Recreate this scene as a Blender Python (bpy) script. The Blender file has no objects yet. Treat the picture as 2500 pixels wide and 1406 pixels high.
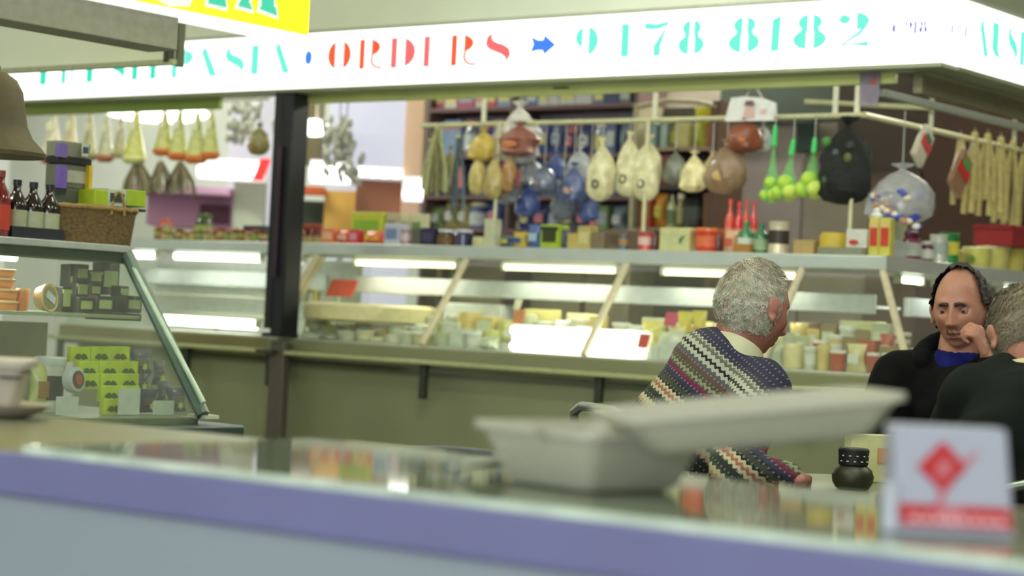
import bpy, bmesh, math, random
from mathutils import Vector, Matrix, noise
R = math.radians
sc = bpy.context.scene
COL = sc.collection

# ------------------------------------------------------------------ camera, world, light, exposure
F = 5000.0                    # focal length in pixels of the 2500 px wide frame
CAMZ, PITCH, ROLL = 1.10, 0.0145, 0.050
_f = Vector((0, math.cos(PITCH), math.sin(PITCH)))
_r0 = Vector((1, 0, 0)); _u0 = Vector((0, -math.sin(PITCH), math.cos(PITCH)))
_r = _r0*math.cos(ROLL) + _u0*math.sin(ROLL)
_u = -_r0*math.sin(ROLL) + _u0*math.cos(ROLL)
CP = Vector((0, 0, CAMZ))
cd = bpy.data.cameras.new('camera'); cam = bpy.data.objects.new('camera', cd); COL.objects.link(cam)
m = Matrix((( _r.x, _u.x, -_f.x, 0), (_r.y, _u.y, -_f.y, 0), (_r.z, _u.z, -_f.z, CAMZ), (0, 0, 0, 1)))
cam.matrix_world = m
cd.sensor_width = 36; cd.lens = F/2500*36
cd.clip_start = .05; cd.clip_end = 100
cd.dof.use_dof = True; cd.dof.focus_distance = 5.4; cd.dof.aperture_fstop = 3.0
sc.camera = cam
w = bpy.data.worlds.new('market_air'); sc.world = w; w.use_nodes = True
w.node_tree.nodes['Background'].inputs[0].default_value = (.82, .88, .72, 1)
w.node_tree.nodes['Background'].inputs[1].default_value = .6
sc.view_settings.view_transform = 'Standard'; sc.view_settings.look = 'None'
sc.view_settings.exposure = 0.22; sc.view_settings.gamma = 1; sc.view_settings.use_curve_mapping = False

def area_light(name, loc, sx, sy, power, col=(1, 1, .88), rot=(0, 0, 0)):
    d = bpy.data.lights.new(name, 'AREA'); d.shape = 'RECTANGLE'; d.size = sx; d.size_y = sy
    d.energy = power; d.color = col
    o = bpy.data.objects.new(name, d); COL.objects.link(o); o.location = loc; o.rotation_euler = rot
    return o
RZ = R(-38)
area_light('added_daylight_fill', (-2.6, -3.4, 1.7), 4.0, 2.4, 210, (.80, .86, 1), (R(90), 0, 0))  # added cool fill for camera-facing faces, standing for daylight behind the camera
# unseen fluorescent battens added to light the hall, near faces and far wall
ADDED_BATTENS = [((-.6, -.6), 1), ((1.6, .6), 1), ((-.9, 3.6), 1), ((1.2, 4.3), 1), ((-.3, 6.9), 1), ((-3.4, 5.6), 1), ((3.3, 6.4), 1), ((2.6, 10.6), 0), ((-2.9, 15.6), 1), ((-.6, 15.9), 1), ((1.0, 11.6), 0), ((-1.9, 12.6), 1), ((-4.6, 11.0), 1)]
sc.cycles.sample_clamp_indirect = 6

# ------------------------------------------------------------------ frames and pixel helpers
U = Vector((math.cos(RZ), math.sin(RZ), 0)); V = Vector((-math.sin(RZ), math.cos(RZ), 0))
C0 = Vector((1.57, 8.625, 0))            # outer corner of the deli case top
def W(a, b, z=0): return C0 + U*a + V*b + Vector((0, 0, z))
def ray(px, py): return (_f*F + _r*(px-1250) - _u*(py-703)).normalized()
def hitp(px, py, P, n):
    d = ray(px, py); t = (P-CP).dot(n)/d.dot(n); return CP + d*t
def hb(px, py, b):                       # front wing: pixel -> (a, z) on the plane b
    p = hitp(px, py, W(0, b), V); q = p-C0; return q.dot(U), p.z
def ha(px, py, a):                       # side wing: pixel -> (b, z) on the plane a
    p = hitp(px, py, W(a, 0), U); q = p-C0; return q.dot(V), p.z
def atY(px, py, Y):
    d = ray(px, py); return CP + d*(Y/d.y)
def atZ(px, py, z):
    d = ray(px, py); return CP + d*((z-CAMZ)/d.z)

# ------------------------------------------------------------------ materials
def s2l(c):
    c = c/255.0
    return c/12.92 if c <= .04045 else ((c+.055)/1.055)**2.4
MC = {}
def mat(col, rough=.5, metal=0, emit=0, alpha=1, var=.10, scale=30, bump=0, coat=0, trans=0):
    key = (tuple(col), rough, metal, emit, alpha, var, scale, bump, coat, trans)
    if key in MC: return MC[key]
    m = bpy.data.materials.new('m_%d_%d_%d' % tuple(col)); m.use_nodes = True
    nt = m.node_tree; N = nt.nodes; L = nt.links; b = N['Principled BSDF']
    c = tuple(s2l(v) for v in col)
    b.inputs['Roughness'].default_value = rough; b.inputs['Metallic'].default_value = metal
    b.inputs['Coat Weight'].default_value = coat
    b.inputs['Transmission Weight'].default_value = trans
    if emit:
        b.inputs['Emission Color'].default_value = c+(1,); b.inputs['Emission Strength'].default_value = emit
    tc = N.new('ShaderNodeTexCoord'); nz = N.new('ShaderNodeTexNoise'); nz.inputs['Scale'].default_value = scale
    L.new(tc.outputs['Object'], nz.inputs['Vector'])
    if var:
        mp = N.new('ShaderNodeMapRange'); mp.inputs[1].default_value = .25; mp.inputs[2].default_value = .75
        mp.inputs[3].default_value = 1-var; mp.inputs[4].default_value = 1+var
        L.new(nz.outputs['Fac'], mp.inputs[0])
        mx = N.new('ShaderNodeVectorMath'); mx.operation = 'SCALE'; mx.inputs[0].default_value = c
        L.new(mp.outputs[0], mx.inputs['Scale']); L.new(mx.outputs[0], b.inputs['Base Color'])
    else: b.inputs['Base Color'].default_value = c+(1,)
    if bump:
        bp = N.new('ShaderNodeBump'); bp.inputs['Strength'].default_value = bump; bp.inputs['Distance'].default_value = .01
        L.new(nz.outputs['Fac'], bp.inputs['Height']); L.new(bp.outputs[0], b.inputs['Normal'])
    if alpha < 1:
        tr = N.new('ShaderNodeBsdfTransparent'); ms = N.new('ShaderNodeMixShader'); ms.inputs[0].default_value = alpha
        L.new(tr.outputs[0], ms.inputs[1]); L.new(b.outputs[0], ms.inputs[2])
        L.new(ms.outputs[0], N['Material Output'].inputs['Surface'])
    MC[key] = m; return m
def glass_mat(name, tint=(.97, .985, .965), refl=1.0, veil=0.0):
    m = bpy.data.materials.new(name); m.use_nodes = True; nt = m.node_tree; N = nt.nodes; L = nt.links
    N.remove(N['Principled BSDF'])
    tr = N.new('ShaderNodeBsdfTransparent'); tr.inputs[0].default_value = tint+(1,)
    gl = N.new('ShaderNodeBsdfGlossy'); gl.inputs['Roughness'].default_value = .03
    fr = N.new('ShaderNodeFresnel'); fr.inputs[0].default_value = 1.45
    mu = N.new('ShaderNodeMath'); mu.operation = 'MULTIPLY'; mu.inputs[1].default_value = refl
    L.new(fr.outputs[0], mu.inputs[0])
    ge = N.new('ShaderNodeNewGeometry'); iv = N.new('ShaderNodeMath'); iv.operation = 'SUBTRACT'; iv.inputs[0].default_value = 1; L.new(ge.outputs['Backfacing'], iv.inputs[1])
    m3 = N.new('ShaderNodeMath'); m3.operation = 'MULTIPLY'; L.new(mu.outputs[0], m3.inputs[0]); L.new(iv.outputs[0], m3.inputs[1])
    ms = N.new('ShaderNodeMixShader'); L.new(m3.outputs[0], ms.inputs[0]); L.new(tr.outputs[0], ms.inputs[1]); L.new(gl.outputs[0], ms.inputs[2])
    out = ms
    if veil:
        df = N.new('ShaderNodeBsdfDiffuse'); df.inputs[0].default_value = (.75, .78, .66, 1)
        m2 = N.new('ShaderNodeMixShader'); m2.inputs[0].default_value = veil
        L.new(ms.outputs[0], m2.inputs[1]); L.new(df.outputs[0], m2.inputs[2]); out = m2
    L.new(out.outputs[0], N['Material Output'].inputs['Surface'])
    return m
GLASS = glass_mat('case_glass', veil=.04)
STEEL = mat((212, 220, 216), .33, .55, var=.05, scale=8)
STEELD = mat((92, 104, 98), .38, .6, var=.06)
CREAM = mat((212, 208, 178), .5)
BLACK = mat((18, 18, 22), .5)
WHITE = mat((236, 238, 232), .5, var=.03)
CLOUD = mat((196, 198, 200), .25, alpha=.45, var=.15, coat=.4)
CLEAR = mat((228, 232, 218), .18, alpha=.32, var=.05, coat=.5)
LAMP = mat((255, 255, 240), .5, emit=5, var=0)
LAMPW = mat((255, 246, 205), .5, emit=2.2, var=0)

# ------------------------------------------------------------------ mesh builder
class MB:
    def __init__(s): s.v = []; s.f = []; s.mi = []; s.M = Matrix.Identity(4); s.k = 0
    def at(s, loc=(0, 0, 0), rot=(0, 0, 0)):
        from mathutils import Euler
        s.M = Matrix.Translation(loc) @ Euler(rot).to_matrix().to_4x4(); return s
    def raw(s, vs, fs):
        n = len(s.v); s.v += [tuple(s.M @ Vector(p)) for p in vs]
        for f in fs: s.f.append(tuple(i+n for i in f)); s.mi.append(s.k)
        return s
    def box(s, c, d, top=(1, 1), shift=(0, 0)):
        cx, cy, cz = c; x, y, z = d[0]/2, d[1]/2, d[2]/2; tx, ty = top; hx, hy = shift
        vs = [(cx-x, cy-y, cz-z), (cx+x, cy-y, cz-z), (cx+x, cy+y, cz-z), (cx-x, cy+y, cz-z),
              (cx-x*tx+hx, cy-y*ty+hy, cz+z), (cx+x*tx+hx, cy-y*ty+hy, cz+z), (cx+x*tx+hx, cy+y*ty+hy, cz+z), (cx-x*tx+hx, cy+y*ty+hy, cz+z)]
        return s.raw(vs, [(3, 2, 1, 0), (4, 5, 6, 7), (0, 1, 5, 4), (1, 2, 6, 5), (2, 3, 7, 6), (3, 0, 4, 7)])
    def lathe(s, prof, n=24, c=(0, 0, 0), sx=1, sy=1):
        vs = []; fs = []
        for r, z in prof:
            for i in range(n):
                t = 2*math.pi*i/n; vs.append((c[0]+r*sx*math.cos(t), c[1]+r*sy*math.sin(t), c[2]+z))
        for j in range(len(prof)-1):
            for i in range(n): fs.append((j*n+i, j*n+(i+1) % n, (j+1)*n+(i+1) % n, (j+1)*n+i))
        fs.append(tuple(range(n-1, -1, -1))); fs.append(tuple((len(prof)-1)*n+i for i in range(n)))
        return s.raw(vs, fs)
    def tube(s, pts, r, n=10, r1=None):
        pts = [Vector(p) for p in pts]; vs = []; fs = []; L = len(pts)
        for j, p in enumerate(pts):
            t = (pts[min(j+1, L-1)]-pts[max(j-1, 0)]).normalized()
            up = Vector((0, 0, 1)) if abs(t.z) < .9 else Vector((1, 0, 0))
            a = t.cross(up).normalized(); b = t.cross(a)
            rr = r if r1 is None else r+(r1-r)*j/(L-1)
            for i in range(n):
                q = 2*math.pi*i/n; vs.append(tuple(p+a*rr*math.cos(q)+b*rr*math.sin(q)))
        for j in range(L-1):
            for i in range(n): fs.append((j*n+i, (j+1)*n+i, (j+1)*n+(i+1) % n, j*n+(i+1) % n))
        fs.append(tuple(range(n))); fs.append(tuple((L-1)*n+i for i in range(n-1, -1, -1)))
        return s.raw(vs, fs)
    def ell(s, c, r, n=16, k=10, fn=None):
        vs = []; fs = []
        for j in range(k+1):
            ph = math.pi*j/k-math.pi/2
            for i in range(n):
                t = 2*math.pi*i/n; d = Vector((math.cos(ph)*math.cos(t), math.cos(ph)*math.sin(t), math.sin(ph)))
                q = fn(d) if fn else 1
                vs.append((c[0]+r[0]*d.x*q, c[1]+r[1]*d.y*q, c[2]+r[2]*d.z*q))
        for j in range(k):
            for i in range(n): fs.append((j*n+i, j*n+(i+1) % n, (j+1)*n+(i+1) % n, (j+1)*n+i))
        return s.raw(vs, fs)
    def cap(s, p0, p1, r0, r1, flat=1.0, axis=None, n=16):     # tapered capsule; flat squeezes it along axis
        p0 = Vector(p0); p1 = Vector(p1); d = p1-p0; L = max(d.length, 1e-5); t = d/L
        a = Vector(axis) if axis else (Vector((0, 0, 1)) if abs(t.z) < .9 else Vector((1, 0, 0)))
        a = (a-t*a.dot(t)).normalized(); b = t.cross(a)
        prof = []
        for q in range(6): an = -math.pi/2+math.pi/2*q/5; prof.append((r0*math.cos(an), r0*math.sin(an)))
        for q in range(6): an = math.pi/2*q/5; prof.append((r1*math.cos(an), L+r1*math.sin(an)))
        vs = []; fs = []
        for rr, h in prof:
            rr = max(rr, 1e-4)
            for i in range(n):
                q = 2*math.pi*i/n; vs.append(tuple(p0+t*h+a*rr*flat*math.cos(q)+b*rr*math.sin(q)))
        for j in range(len(prof)-1):
            for i in range(n): fs.append((j*n+i, j*n+(i+1) % n, (j+1)*n+(i+1) % n, (j+1)*n+i))
        fs.append(tuple(range(n-1, -1, -1))); fs.append(tuple((len(prof)-1)*n+i for i in range(n)))
        return s.raw(vs, fs)
    def poly(s, pts, th, axis='y'):     # polygon in the local x,z plane, thickness towards -y
        n = len(pts); vs = [(x, -th, z) for x, z in pts]+[(x, 0, z) for x, z in pts]
        fs = [tuple(range(n)), tuple(range(2*n-1, n-1, -1))]+[(i, n+i, n+(i+1) % n, (i+1) % n) for i in range(n)]
        return s.raw(vs, fs)
    def build(s, name, mats, parent=None, loc=(0, 0, 0), rot=(0, 0, 0), bevel=0, smooth=True, fix=True):
        me = bpy.data.meshes.new(name); me.from_pydata(s.v, [], s.f)
        if not isinstance(mats, (list, tuple)): mats = [mats]
        for q in mats: me.materials.append(q)
        me.polygons.foreach_set('material_index', s.mi)
        if fix:
            bm = bmesh.new(); bm.from_mesh(me); bmesh.ops.recalc_face_normals(bm, faces=bm.faces); bm.to_mesh(me); bm.free()
        if smooth:
            me.polygons.foreach_set('use_smooth', [True]*len(me.polygons))
            me.set_sharp_from_angle(angle=R(38))
        o = bpy.data.objects.new(name, me); COL.objects.link(o); o.location = loc; o.rotation_euler = rot
        if parent: o.parent = parent
        if bevel:
            bv = o.modifiers.new('b', 'BEVEL'); bv.width = bevel; bv.segments = 2; bv.limit_method = 'ANGLE'
        return o
def tag(o, label, cat, group=None, kind=None):
    o['label'] = label; o['category'] = cat
    if group: o['group'] = group
    if kind: o['kind'] = kind
    return o
def thing(name, label, cat, loc=(0, 0, 0), rz=RZ, group=None, rot=None):
    o = bpy.data.objects.new(name, None); COL.objects.link(o); o.location = loc; o.rotation_euler = rot or (0, 0, rz)
    o.empty_display_size = .05
    return tag(o, label, cat, group)
def struct(o): o['kind'] = 'structure'; return o
ORD = ['first', 'second', 'third', 'fourth', 'fifth', 'sixth', 'seventh', 'eighth', 'ninth', 'tenth', 'eleventh', 'twelfth', 'thirteenth', 'fourteenth', 'fifteenth', 'sixteenth', 'seventeenth', 'eighteenth', 'nineteenth', 'twentieth', 'twenty-first', 'twenty-second', 'twenty-third', 'twenty-fourth', 'twenty-fifth', 'twenty-sixth', 'twenty-seventh', 'twenty-eighth', 'twenty-ninth', 'thirtieth']

# ------------------------------------------------------------------ setting
def sbox(name, a0, a1, b0, b1, z0, z1, m, **k):
    mb = MB(); mb.box(((a0+a1)/2, (b0+b1)/2, (z0+z1)/2), (a1-a0, b1-b0, z1-z0))
    return mb.build(name, m, loc=C0, rot=(0, 0, RZ), smooth=False, **k)
FLOORM = mat((112, 110, 96), .35, var=.15, scale=3)
mb = MB(); mb.box((0, 9, -.05), (26, 26, .1)); struct(mb.build('floor', FLOORM, smooth=False))
mb = MB(); mb.box((0, 9, 3.2), (26, 26, .1)); struct(mb.build('ceiling', mat((222, 226, 208), .8, var=.04, scale=2), smooth=False))
aX = hb(1035, 400, 2.3)[0]
struct(sbox('wall_back', aX, 6, 2.3, 2.4, 0, 3.15, mat((150, 138, 126), .8, var=.12, scale=3)))
# bulkhead over the illuminated sign
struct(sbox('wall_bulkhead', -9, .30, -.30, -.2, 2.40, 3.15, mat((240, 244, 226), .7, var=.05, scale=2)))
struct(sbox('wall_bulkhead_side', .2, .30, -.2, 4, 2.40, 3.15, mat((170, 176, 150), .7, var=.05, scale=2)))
for (bx, by), k in ADDED_BATTENS:
    t = thing('added_ceiling_light', 'unseen slim fluorescent batten added under the market ceiling', 'ceiling light', (bx, by, 3.10), RZ, 'added fluorescent battens under the market ceiling')
    MB().box((0, 0, .015), (1.25, .10, .05)).build('housing', WHITE, t, bevel=.006)
    MB().tube([(-.6, 0, -.03), (.6, 0, -.03)], .019).build('lamp_tube', mat((252, 255, 238), .5, emit=120, var=0), t)

# ------------------------------------------------------------------ main deli case
ZT, ZB, ZL, OV = 1.440, 1.378, .945, .308
LIVE = mat((178, 184, 166), .4, .3, var=.06, scale=6)
BASEM = mat((140, 142, 108), .42, .25, var=.10, scale=2.2)
BASEM2 = mat((146, 150, 116), .45, .25, var=.14, scale=1.6)
aP = hb(690, 600, -.40)[0]               # pillar
aE = hb(775, 620, 0)[0]                  # left end of the main case
def quad_glass(mb, a, b, c, d, th=.006):
    p = [Vector(q) for q in (a, b, c, d)]; n = (p[1]-p[0]).cross(p[3]-p[0]).normalized()*th
    mb.raw([tuple(q) for q in p]+[tuple(q+n) for q in p], [(0, 1, 2, 3), (7, 6, 5, 4), (0, 4, 5, 1), (1, 5, 6, 2), (2, 6, 7, 3), (3, 7, 4, 0)])
def deli_case(label, a0, a1, mull, rz, loc, endL=True, mitre=0, extra=None, matb=BASEM):
    t = thing('display_case', label, 'display case', loc, rz)
    mL = mitre                           # extra run of the lower edge at the right end
    MB().box(((a0+a1)/2, .20, (ZT+ZB)/2), (a1-a0, .44, ZT-ZB)).build('top_shelf', STEEL, t, bevel=.006)
    g = MB(); quad_glass(g, (a0+.01, 0, ZB), (a1, 0, ZB), (a1+mL, -OV, ZL), (a0+.01, -OV, ZL)); g.build('front_glass', GLASS, t, smooth=False)
    for x in mull:
        k = mL*0 if x < a1-.02 else mL
        MB().tube([(x, -.004, ZB-.005), (x+k, -OV-.004, ZL+.005)], .017, 8).build('glass_frame', mat((226, 214, 182), .4, .2), t)
    lm = (a1+mL)
    MB().box(((a0+lm)/2, .05, ZL-.02), (lm-a0, .74, .04)).build('deck', mat((198, 202, 190), .35, .5), t, bevel=.004)
    b = MB(); b.box(((a0+lm)/2, -OV-.012, ZL-.058), (lm-a0, .03, .10)).build('upper_front_band', matb, t, bevel=.008)
    b = MB(); b.box(((a0+lm-.06)/2+.02, .06, .45), (lm-a0-.10, .68, .80)); b.build('base_panel', BASEM2, t, bevel=.06)
    MB().box(((a0+lm)/2, .10, .04), (lm-a0-.2, .5, .10)).build('kick_plate', BLACK, t)
    r = MB(); r.box(((a0+lm)/2, -OV-.07, .868), (lm-a0+.06, .05, .022)); rl_ = r.build('bumper_rail', mat((190, 192, 142), .4, .3), t, bevel=.006)
    x = a0+.05
    while x < lm:
        k = MB(); k.box((x, -OV-.05, .78), (.035, .03, .17)); k.box((x, -OV-.035, .86), (.03, .06, .02)); k.build('rail_bracket', mat((62, 66, 54), .5, .4), rl_, bevel=.004)
        x += 1.02
    x = a0+.02
    MB().box(((a0+a1)/2, .155, 1.235), (a1-a0-.25, .03, .085)).build('inner_price_rail', mat((186, 194, 190), .5), t, bevel=.006)
    MB().box(((a0+a1)/2, .30, 1.225), (a1-a0-.3, .28, .012)).build('inner_shelf', mat((210, 216, 208), .3), t)
    xx = a0+.5
    while xx < a1:
        MB().box((xx, .395, 1.16), (.022, .02, .43)).build('rear_post', mat((110, 92, 66), .5), t); xx += .93
    for x in ([a0+.012] if endL else []):
        g = MB(); quad_glass(g, (x, 0, ZB), (x, -OV, ZL), (x, .4, ZL), (x, .4, ZB)); g.build('end_glass', GLASS, t, smooth=False)
    return t
mulls = [aE+.005]+[hb(x, 645, 0)[0] for x in (1140, 1532, 1960)]+[-.012]
case = deli_case('long glass-fronted deli counter with steel top behind the old man', aE, 0, mulls, RZ, C0, mitre=OV)
# side wing turning the corner behind the two men in black
t = thing('display_case', 'side wing of the glass deli counter behind the two men in black', 'display case', C0, RZ)
LB = 1.95
MB().box((-.22, .44+LB/2, (ZT+ZB)/2), (.44, LB-.0, ZT-ZB)).build('top_shelf', STEEL, t, bevel=.006)
MB().box((-.0, .21, (ZT+ZB)/2), (.02, .46, ZT-ZB)).build('top_edge', STEEL, t)
g = MB(); quad_glass(g, (0, LB, ZB), (0, 0, ZB), (OV, -OV, ZL), (OV, LB, ZL)); g.build('front_glass', GLASS, t, smooth=False)
MB().tube([(.0, 1.25, ZB), (OV, 1.25, ZL)], .015, 8).build('glass_frame', mat((196, 206, 200), .4, .2), t)
MB().box((-.02, .42+LB/2, ZL-.02), (.62, LB, .04)).build('deck', mat((198, 202, 190), .35, .5), t)
MB().box((OV+.012, LB/2-OV/2, ZL-.058), (.03, LB+OV, .10)).build('upper_front_band', BASEM, t, bevel=.008)
MB().box((.05-.05, .42+LB/2, .45), (.52, LB, .80)).build('base_panel', BASEM2, t, bevel=.04)
MB().box((OV+.07, LB/2-OV/2, .868), (.05, LB+OV+.1, .022)).build('bumper_rail', mat((190, 192, 142), .4, .3), t, bevel=.006)
MB().box((-.155, .3+LB/2, 1.235), (.03, LB-.4, .085)).build('inner_price_rail', mat((186, 194, 190), .5), t, bevel=.006)
# left bay of the same shop beyond the dark pillar
aL0 = hb(250, 610, 0)[0]; aL1 = aP-.12
t2 = deli_case('left bay of the deli counter seen between the near stall and the dark pillar', aL0, aL1, [aL1-.02], RZ, C0+V*.05, matb=mat((132, 126, 84), .45, .2, var=.12, scale=2.5))
MB().box(((aL0+aL1)/2, .33, 1.16), (aL1-aL0-.1, .02, .40)).build('rear_panel', mat((214, 220, 212), .3), t2)
for k in range(3): MB().box(((aL0+aL1)/2, .30-.12*k, 1.24-.1*k), (aL1-aL0-.1, .03, .012)).build('shelf_edge', mat((178, 182, 158), .35), t2)

def case_lamp(a0, a1, b, z, label, warm=True, group=None, rr=.017, side=False):
    t = thing('tube_lamp', label, 'tube lamp', W(a0, b, z) if not side else W(b, a0, z), RZ if not side else RZ+math.pi/2, group)
    L = a1-a0
    MB().tube([(.02, 0, 0), (L-.02, 0, 0)], rr, 10).build('lamp_tube', LAMPW if warm else LAMP, t)
    hs_ = MB().box((L/2, .02, .024), (L, .05, .014)).build('housing', WHITE, t, bevel=.003)
    ld = area_light('tube_glow', (L/2, 0, -.022), L*.9, .03, 2.0*L, (1, .98, .84) if warm else (1, 1, .95)); ld.parent = t
    for x in (.008, L-.008): MB().box((x, 0, .004), (.016, .034, .04)).build('end_cap', mat((200, 200, 180), .5), hs_)
G1 = 'tube lamps under the deli counter top'
for x0, x1, s in ((866, 1122, 'left of the first slanted frame post'), (1228, 1514, 'between the two middle slanted frame posts'), (1618, 1792, 'just left of the old man\'s head'), (1878, 1955, 'just right of the old man\'s head')):
    case_lamp(hb(x0, 640, .05)[0], hb(x1, 650, .05)[0], .05, ZB-.035, 'glowing tube lamp under the counter top, '+s, True, G1, .014)
case_lamp(hb(322, 630, .05)[0], hb(386, 630, .05)[0], .05, ZB-.03, 'short bright tube lamp in the left counter bay beside the near stall', False, 'tube lamps in the left counter bay', .018)
case_lamp(hb(424, 632, .05)[0], hb(642, 634, .05)[0], .05, ZB-.03, 'long bright tube lamp in the left counter bay up to the pillar', False, 'tube lamps in the left counter bay', .018)
case_lamp(hb(716, 634, .05)[0], hb(746, 634, .05)[0], .05, ZB-.03, 'stub of bright tube lamp right of the dark pillar', False, None, .018)
case_lamp(hb(395, 788, -.15)[0], hb(632, 792, -.15)[0], -.15, .995, 'bright tube lamp lying low along the left counter bay deck', False, None, .026)
b0 = ha(2190, 672, -.05)[0]
for k, (x0, x1) in enumerate(((2190, 2252), (2282, 2330), (2442, 2500))):
    q0 = ha(x0, 668, -.06)[0]; q1 = ha(x1, 674, -.06)[0]
    case_lamp(q0, q1, -.06, ZB-.03, ['nearest tube lamp in the side wing, left of the balding man', 'tube lamp in the side wing behind the balding man\'s head', 'tube lamp in the side wing at the right picture edge'][k], False, 'tube lamps in the side wing', .013, side=True)
# glowing white block painting a reflection of tubes in the case glass
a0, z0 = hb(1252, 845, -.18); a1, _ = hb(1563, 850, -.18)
t = thing('tube_reflection', 'glowing white block painting a twin-tube reflection in the deli case below the middle posts', 'reflection block', W(a0, -.18, ZL), RZ)
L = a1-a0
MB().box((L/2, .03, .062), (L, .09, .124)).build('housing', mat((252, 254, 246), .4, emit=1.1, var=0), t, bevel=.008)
for z in (.024, .098): MB().tube([(.01, -.022, z), (L-.01, -.022, z)], .017, 10).build('lamp_tube', LAMP, t)  # bright bars of the reflection, built as glowing tubes

# dark pillar
t = thing('pillar', 'dark navy pillar standing on the counter ledge left of the glass case', 'pillar', W(aP, -.36, ZL), RZ)
zs = 2.19-ZL
MB().box((0, 0, zs/2+.02), (.085, .12, zs+.03)).build('post', mat((16, 20, 28), .5, var=.2, scale=4), t, bevel=.008)
mb = MB(); mb.box((-.058, -.02, zs/2+.04), (.05, .09, zs)); mb.build('side_channel', mat((30, 27, 33), .5, var=.25, scale=5), t, bevel=.006)
MB().box((-.02, -.005, .01), (.12, .14, .02)).build('foot', BLACK, t)
MB().tube([(-.02, -.068, .3), (-.02, -.068, .95)], .012).build('conduit', mat((52, 28, 52), .5), t)
t = thing('joint_post', 'grey-brown joint post under the dark pillar between two counter bases', 'post', W(aP+.0, -.40, 0), RZ)
MB().box((0, .02, .46), (.10, .05, .92)).build('post', mat((96, 90, 78), .5, .2), t, bevel=.006)
MB().box((-.05, -.03, .87), (.12, .03, .02)).build('bracket', mat((58, 54, 44), .5), t)

# ------------------------------------------------------------------ lettering
def arc(cx, cy, rx, ry, a0, a1, n=18): return [(cx+rx*math.cos(R(a0+(a1-a0)*i/n)), cy+ry*math.sin(R(a0+(a1-a0)*i/n))) for i in range(n+1)]
def cresR(cx, cy, rx, ry, xc):
    q = math.degrees(math.acos((xc-cx)/rx)); return arc(cx, cy, rx, ry, -q, q)
def cresL(cx, cy, rx, ry, xc):
    q = math.degrees(math.acos((xc-cx)/rx)); return arc(cx, cy, rx, ry, q, 360-q)
def strip(pts, w):
    l = []; r = []
    for i, p in enumerate(pts):
        a = pts[max(i-1, 0)]; b = pts[min(i+1, len(pts)-1)]; dx, dy = b[0]-a[0], b[1]-a[1]; q = math.hypot(dx, dy) or 1
        nx, ny = -dy/q*w/2, dx/q*w/2; l.append((p[0]+nx, p[1]+ny)); r.append((p[0]-nx, p[1]-ny))
    return [[l[i], l[i+1], r[i+1], r[i]] for i in range(len(pts)-1)]
def rect(x0, y0, x1, y1): return [(x0, y0), (x1, y0), (x1, y1), (x0, y1)]
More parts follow.
